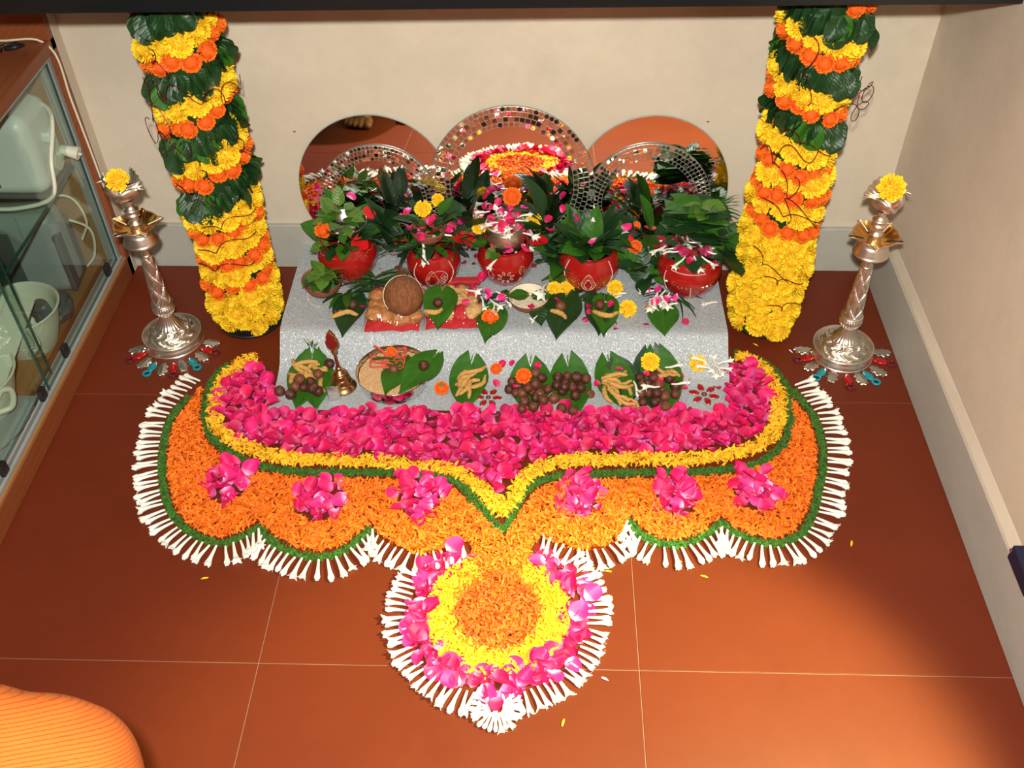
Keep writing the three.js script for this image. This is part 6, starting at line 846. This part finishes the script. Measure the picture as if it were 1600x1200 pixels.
{
  const t = thing('person', 'seated person in orange striped clothing at the lower left, only the draped knee in view', 'person', [-0.605, 0, 1.46]);
  const foot = (x, z, s) => { // s: +1 big toe towards +X; heel at z, toes towards -Z
    const b = [[x, 0.085, z, 0.034, x, 0.05, z - 0.02, 0.036], [x, 0.032, z + 0.03, 0.03, x + s * 0.004, 0.034, z - 0.06, 0.032], [x, 0.06, z - 0.02, 0.032, x + s * 0.012, 0.028, z - 0.13, 0.021], [x - s * 0.012, 0.028, z - 0.05, 0.024, x - s * 0.026, 0.017, z - 0.125, 0.015], [x, 0.03, z - 0.08, 0.026, x - s * 0.004, 0.018, z - 0.135, 0.017]];
    [[0.030, 0.145, 0.182, 0.0125], [0.010, 0.148, 0.183, 0.0090], [-0.007, 0.144, 0.176, 0.0084], [-0.022, 0.138, 0.166, 0.0080], [-0.036, 0.128, 0.152, 0.0078]].forEach(([o, a, e, r]) => { b.push([x + s * o * 0.9, 0.017, z - a + 0.02, r, x + s * o, 0.018, z - a - 0.008, r * 0.95, 0.006], [x + s * o, 0.018, z - a - 0.008, r * 0.95, x + s * o * 1.02, 0.0125, z - e, r, 0.004]); });
    return b;
  };
  const c = -0.57, L = [[-0.69, 0.47, 1.76, 0.095, -0.665, 0.44, 1.47, 0.066], [-0.665, 0.44, 1.47, 0.064, -0.645, 0.27, 1.52, 0.055], [-0.645, 0.27, 1.50, 0.055, -0.64, 0.09, 1.52, 0.036]], Rr = [[-0.51, 0.47, 1.76, 0.095, -0.49, 0.44, 1.48, 0.066], [-0.49, 0.44, 1.48, 0.064, -0.465, 0.27, 1.56, 0.055], [-0.465, 0.27, 1.56, 0.055, -0.45, 0.09, 1.585, 0.036]];
  const arm = (s) => [[c + s * 0.165, 0.93, 1.80, 0.045, c + s * 0.215, 0.70, 1.76, 0.038], [c + s * 0.215, 0.70, 1.76, 0.037, c + s * 0.13, 0.60, 1.73, 0.025], [c + s * 0.13, 0.60, 1.73, 0.026, c + s * 0.11, 0.585, 1.665, 0.026], ...[-1.5, -0.5, 0.5, 1.5].map((k) => [c + s * 0.11 + k * 0.017, 0.59, 1.665, 0.0095, c + s * 0.105 + k * 0.019, 0.565, 1.590 + abs(k) * 0.006, 0.0075, 0.008]), [c + s * 0.09, 0.59, 1.695, 0.011, c + s * 0.055, 0.578, 1.645, 0.009, 0.01]];
  const torso = [[c, 0.50, 1.80, 0.135, c, 0.70, 1.81, 0.118], [c, 0.70, 1.81, 0.118, c, 0.86, 1.81, 0.12], [c - 0.12, 0.91, 1.81, 0.062, c + 0.12, 0.91, 1.81, 0.062], [c, 0.93, 1.81, 0.055, c, 1.04, 1.795, 0.050]];
  const main = blob([...torso, ...L, ...Rr, ...arm(-1), ...arm(1)], [c, 0.55, 1.62], 0.66, 110, 0.035);
  const feet = [[-0.64, 1.52, 1], [-0.45, 1.585, -1]].map(([x, z, s]) => blob(foot(x, z, s), [x, 0.07, z - 0.07], 0.145, 84, 0.012).translate(-x, 0, 0).scale(1.15, 1, 1).translate(x, 0, 0));
  const head = blob([[c, 1.02, 1.797, 0.05, c, 1.08, 1.785, 0.052], [c, 1.13, 1.79, 0.078, c, 1.17, 1.80, 0.082], [c, 1.075, 1.752, 0.040, c, 1.12, 1.765, 0.06], [c, 1.125, 1.712, 0.011, c, 1.105, 1.698, 0.014, 0.012], [c - 0.02, 1.075, 1.712, 0.009, c + 0.02, 1.075, 1.712, 0.009, 0.01], [c - 0.082, 1.12, 1.79, 0.010, c - 0.083, 1.14, 1.792, 0.014, 0.006], [c + 0.082, 1.12, 1.79, 0.010, c + 0.083, 1.14, 1.792, 0.014, 0.006]], [c, 1.12, 1.78], 0.14, 84, 0.02);
  const body = merge([main, ...feet, head]); body.translate(0.62, 0, -1.5); mesh('body', body, M.skin, t);
  const put = (n, g, m) => mesh(n, g.translate(0.62, 0, -1.5), m, t);
  put('hair', blob([[c, 1.17, 1.81, 0.088, c, 1.19, 1.82, 0.085], [c, 1.11, 1.86, 0.05, c, 1.10, 1.895, 0.045]], [c, 1.15, 1.82], 0.16, 64, 0.03, (d, x, y, z) => max(d, (1.775 - z) - (y - 1.19) * 1.2)), M.hair);
  put('eyes', merge([-1, 1].map((s) => new THREE.SphereGeometry(0.0115, 16, 12).translate(c + s * 0.031, 1.135, 1.7195))), M.cream); put('pupils', merge([-1, 1].map((s) => new THREE.SphereGeometry(0.0055, 12, 8).translate(c + s * 0.031, 1.134, 1.711))), M.black);
  // striped lower garment draped over both knees, and the upper garment
  const fold = (d, x, y, z) => d + 0.006 * sin(x * 46 + 3 * noise(y * 7, z * 7)) * max(0, min(1, (0.40 - y) * 5)) - 0.010 * (noise(x * 13, y * 13, z * 13) - 0.5) - 0.004 * (noise(x * 40, y * 20, z * 20) - 0.5);
  const skirt = blob([[-0.69, 0.47, 1.80, 0.125, -0.665, 0.462, 1.45, 0.094], [-0.51, 0.47, 1.80, 0.125, -0.50, 0.435, 1.485, 0.088], [-0.585, 0.47, 1.76, 0.115, -0.585, 0.447, 1.47, 0.088], [-0.66, 0.44, 1.47, 0.088, -0.645, 0.17, 1.545, 0.078], [-0.50, 0.43, 1.485, 0.086, -0.46, 0.17, 1.60, 0.078], [-0.575, 0.40, 1.49, 0.08, -0.555, 0.17, 1.58, 0.07]], [c, 0.36, 1.64], 0.34, 100, 0.06, (d, x, y, z) => max(fold(d, x, y, z), 0.11 - y));
  put('skirt', skirt, M.cloth);
  put('blouse', blob([[c, 0.50, 1.80, 0.15, c, 0.70, 1.81, 0.134], [c, 0.70, 1.81, 0.134, c, 0.86, 1.81, 0.135], [c - 0.13, 0.91, 1.81, 0.074, c + 0.13, 0.91, 1.81, 0.074], ...[-1, 1].map((s) => [c + s * 0.165, 0.93, 1.80, 0.058, c + s * 0.20, 0.76, 1.77, 0.052])], [c, 0.72, 1.80], 0.36, 90, 0.03, (d, x, y) => max(d + 0.003 * sin(y * 60 + x * 20), y - 0.965, 0.42 - y)), M.cloth);
  const s = thing('low_stool', 'low wooden stool under the seated person at the lower left', 'stool', [c + 0.015, 0, 1.78]);
  mesh('seat', rbox(0.38, 0.03, 0.28, 0.008, 0, 0.325, 0), M.wood, s); for (const x of [-1, 1]) for (const z of [-1, 1]) mesh('leg', new THREE.CylinderGeometry(0.016, 0.013, 0.31, 14).translate(x * 0.15, 0.155, z * 0.10), M.wood, s);
}
renderer.render(scene, camera);
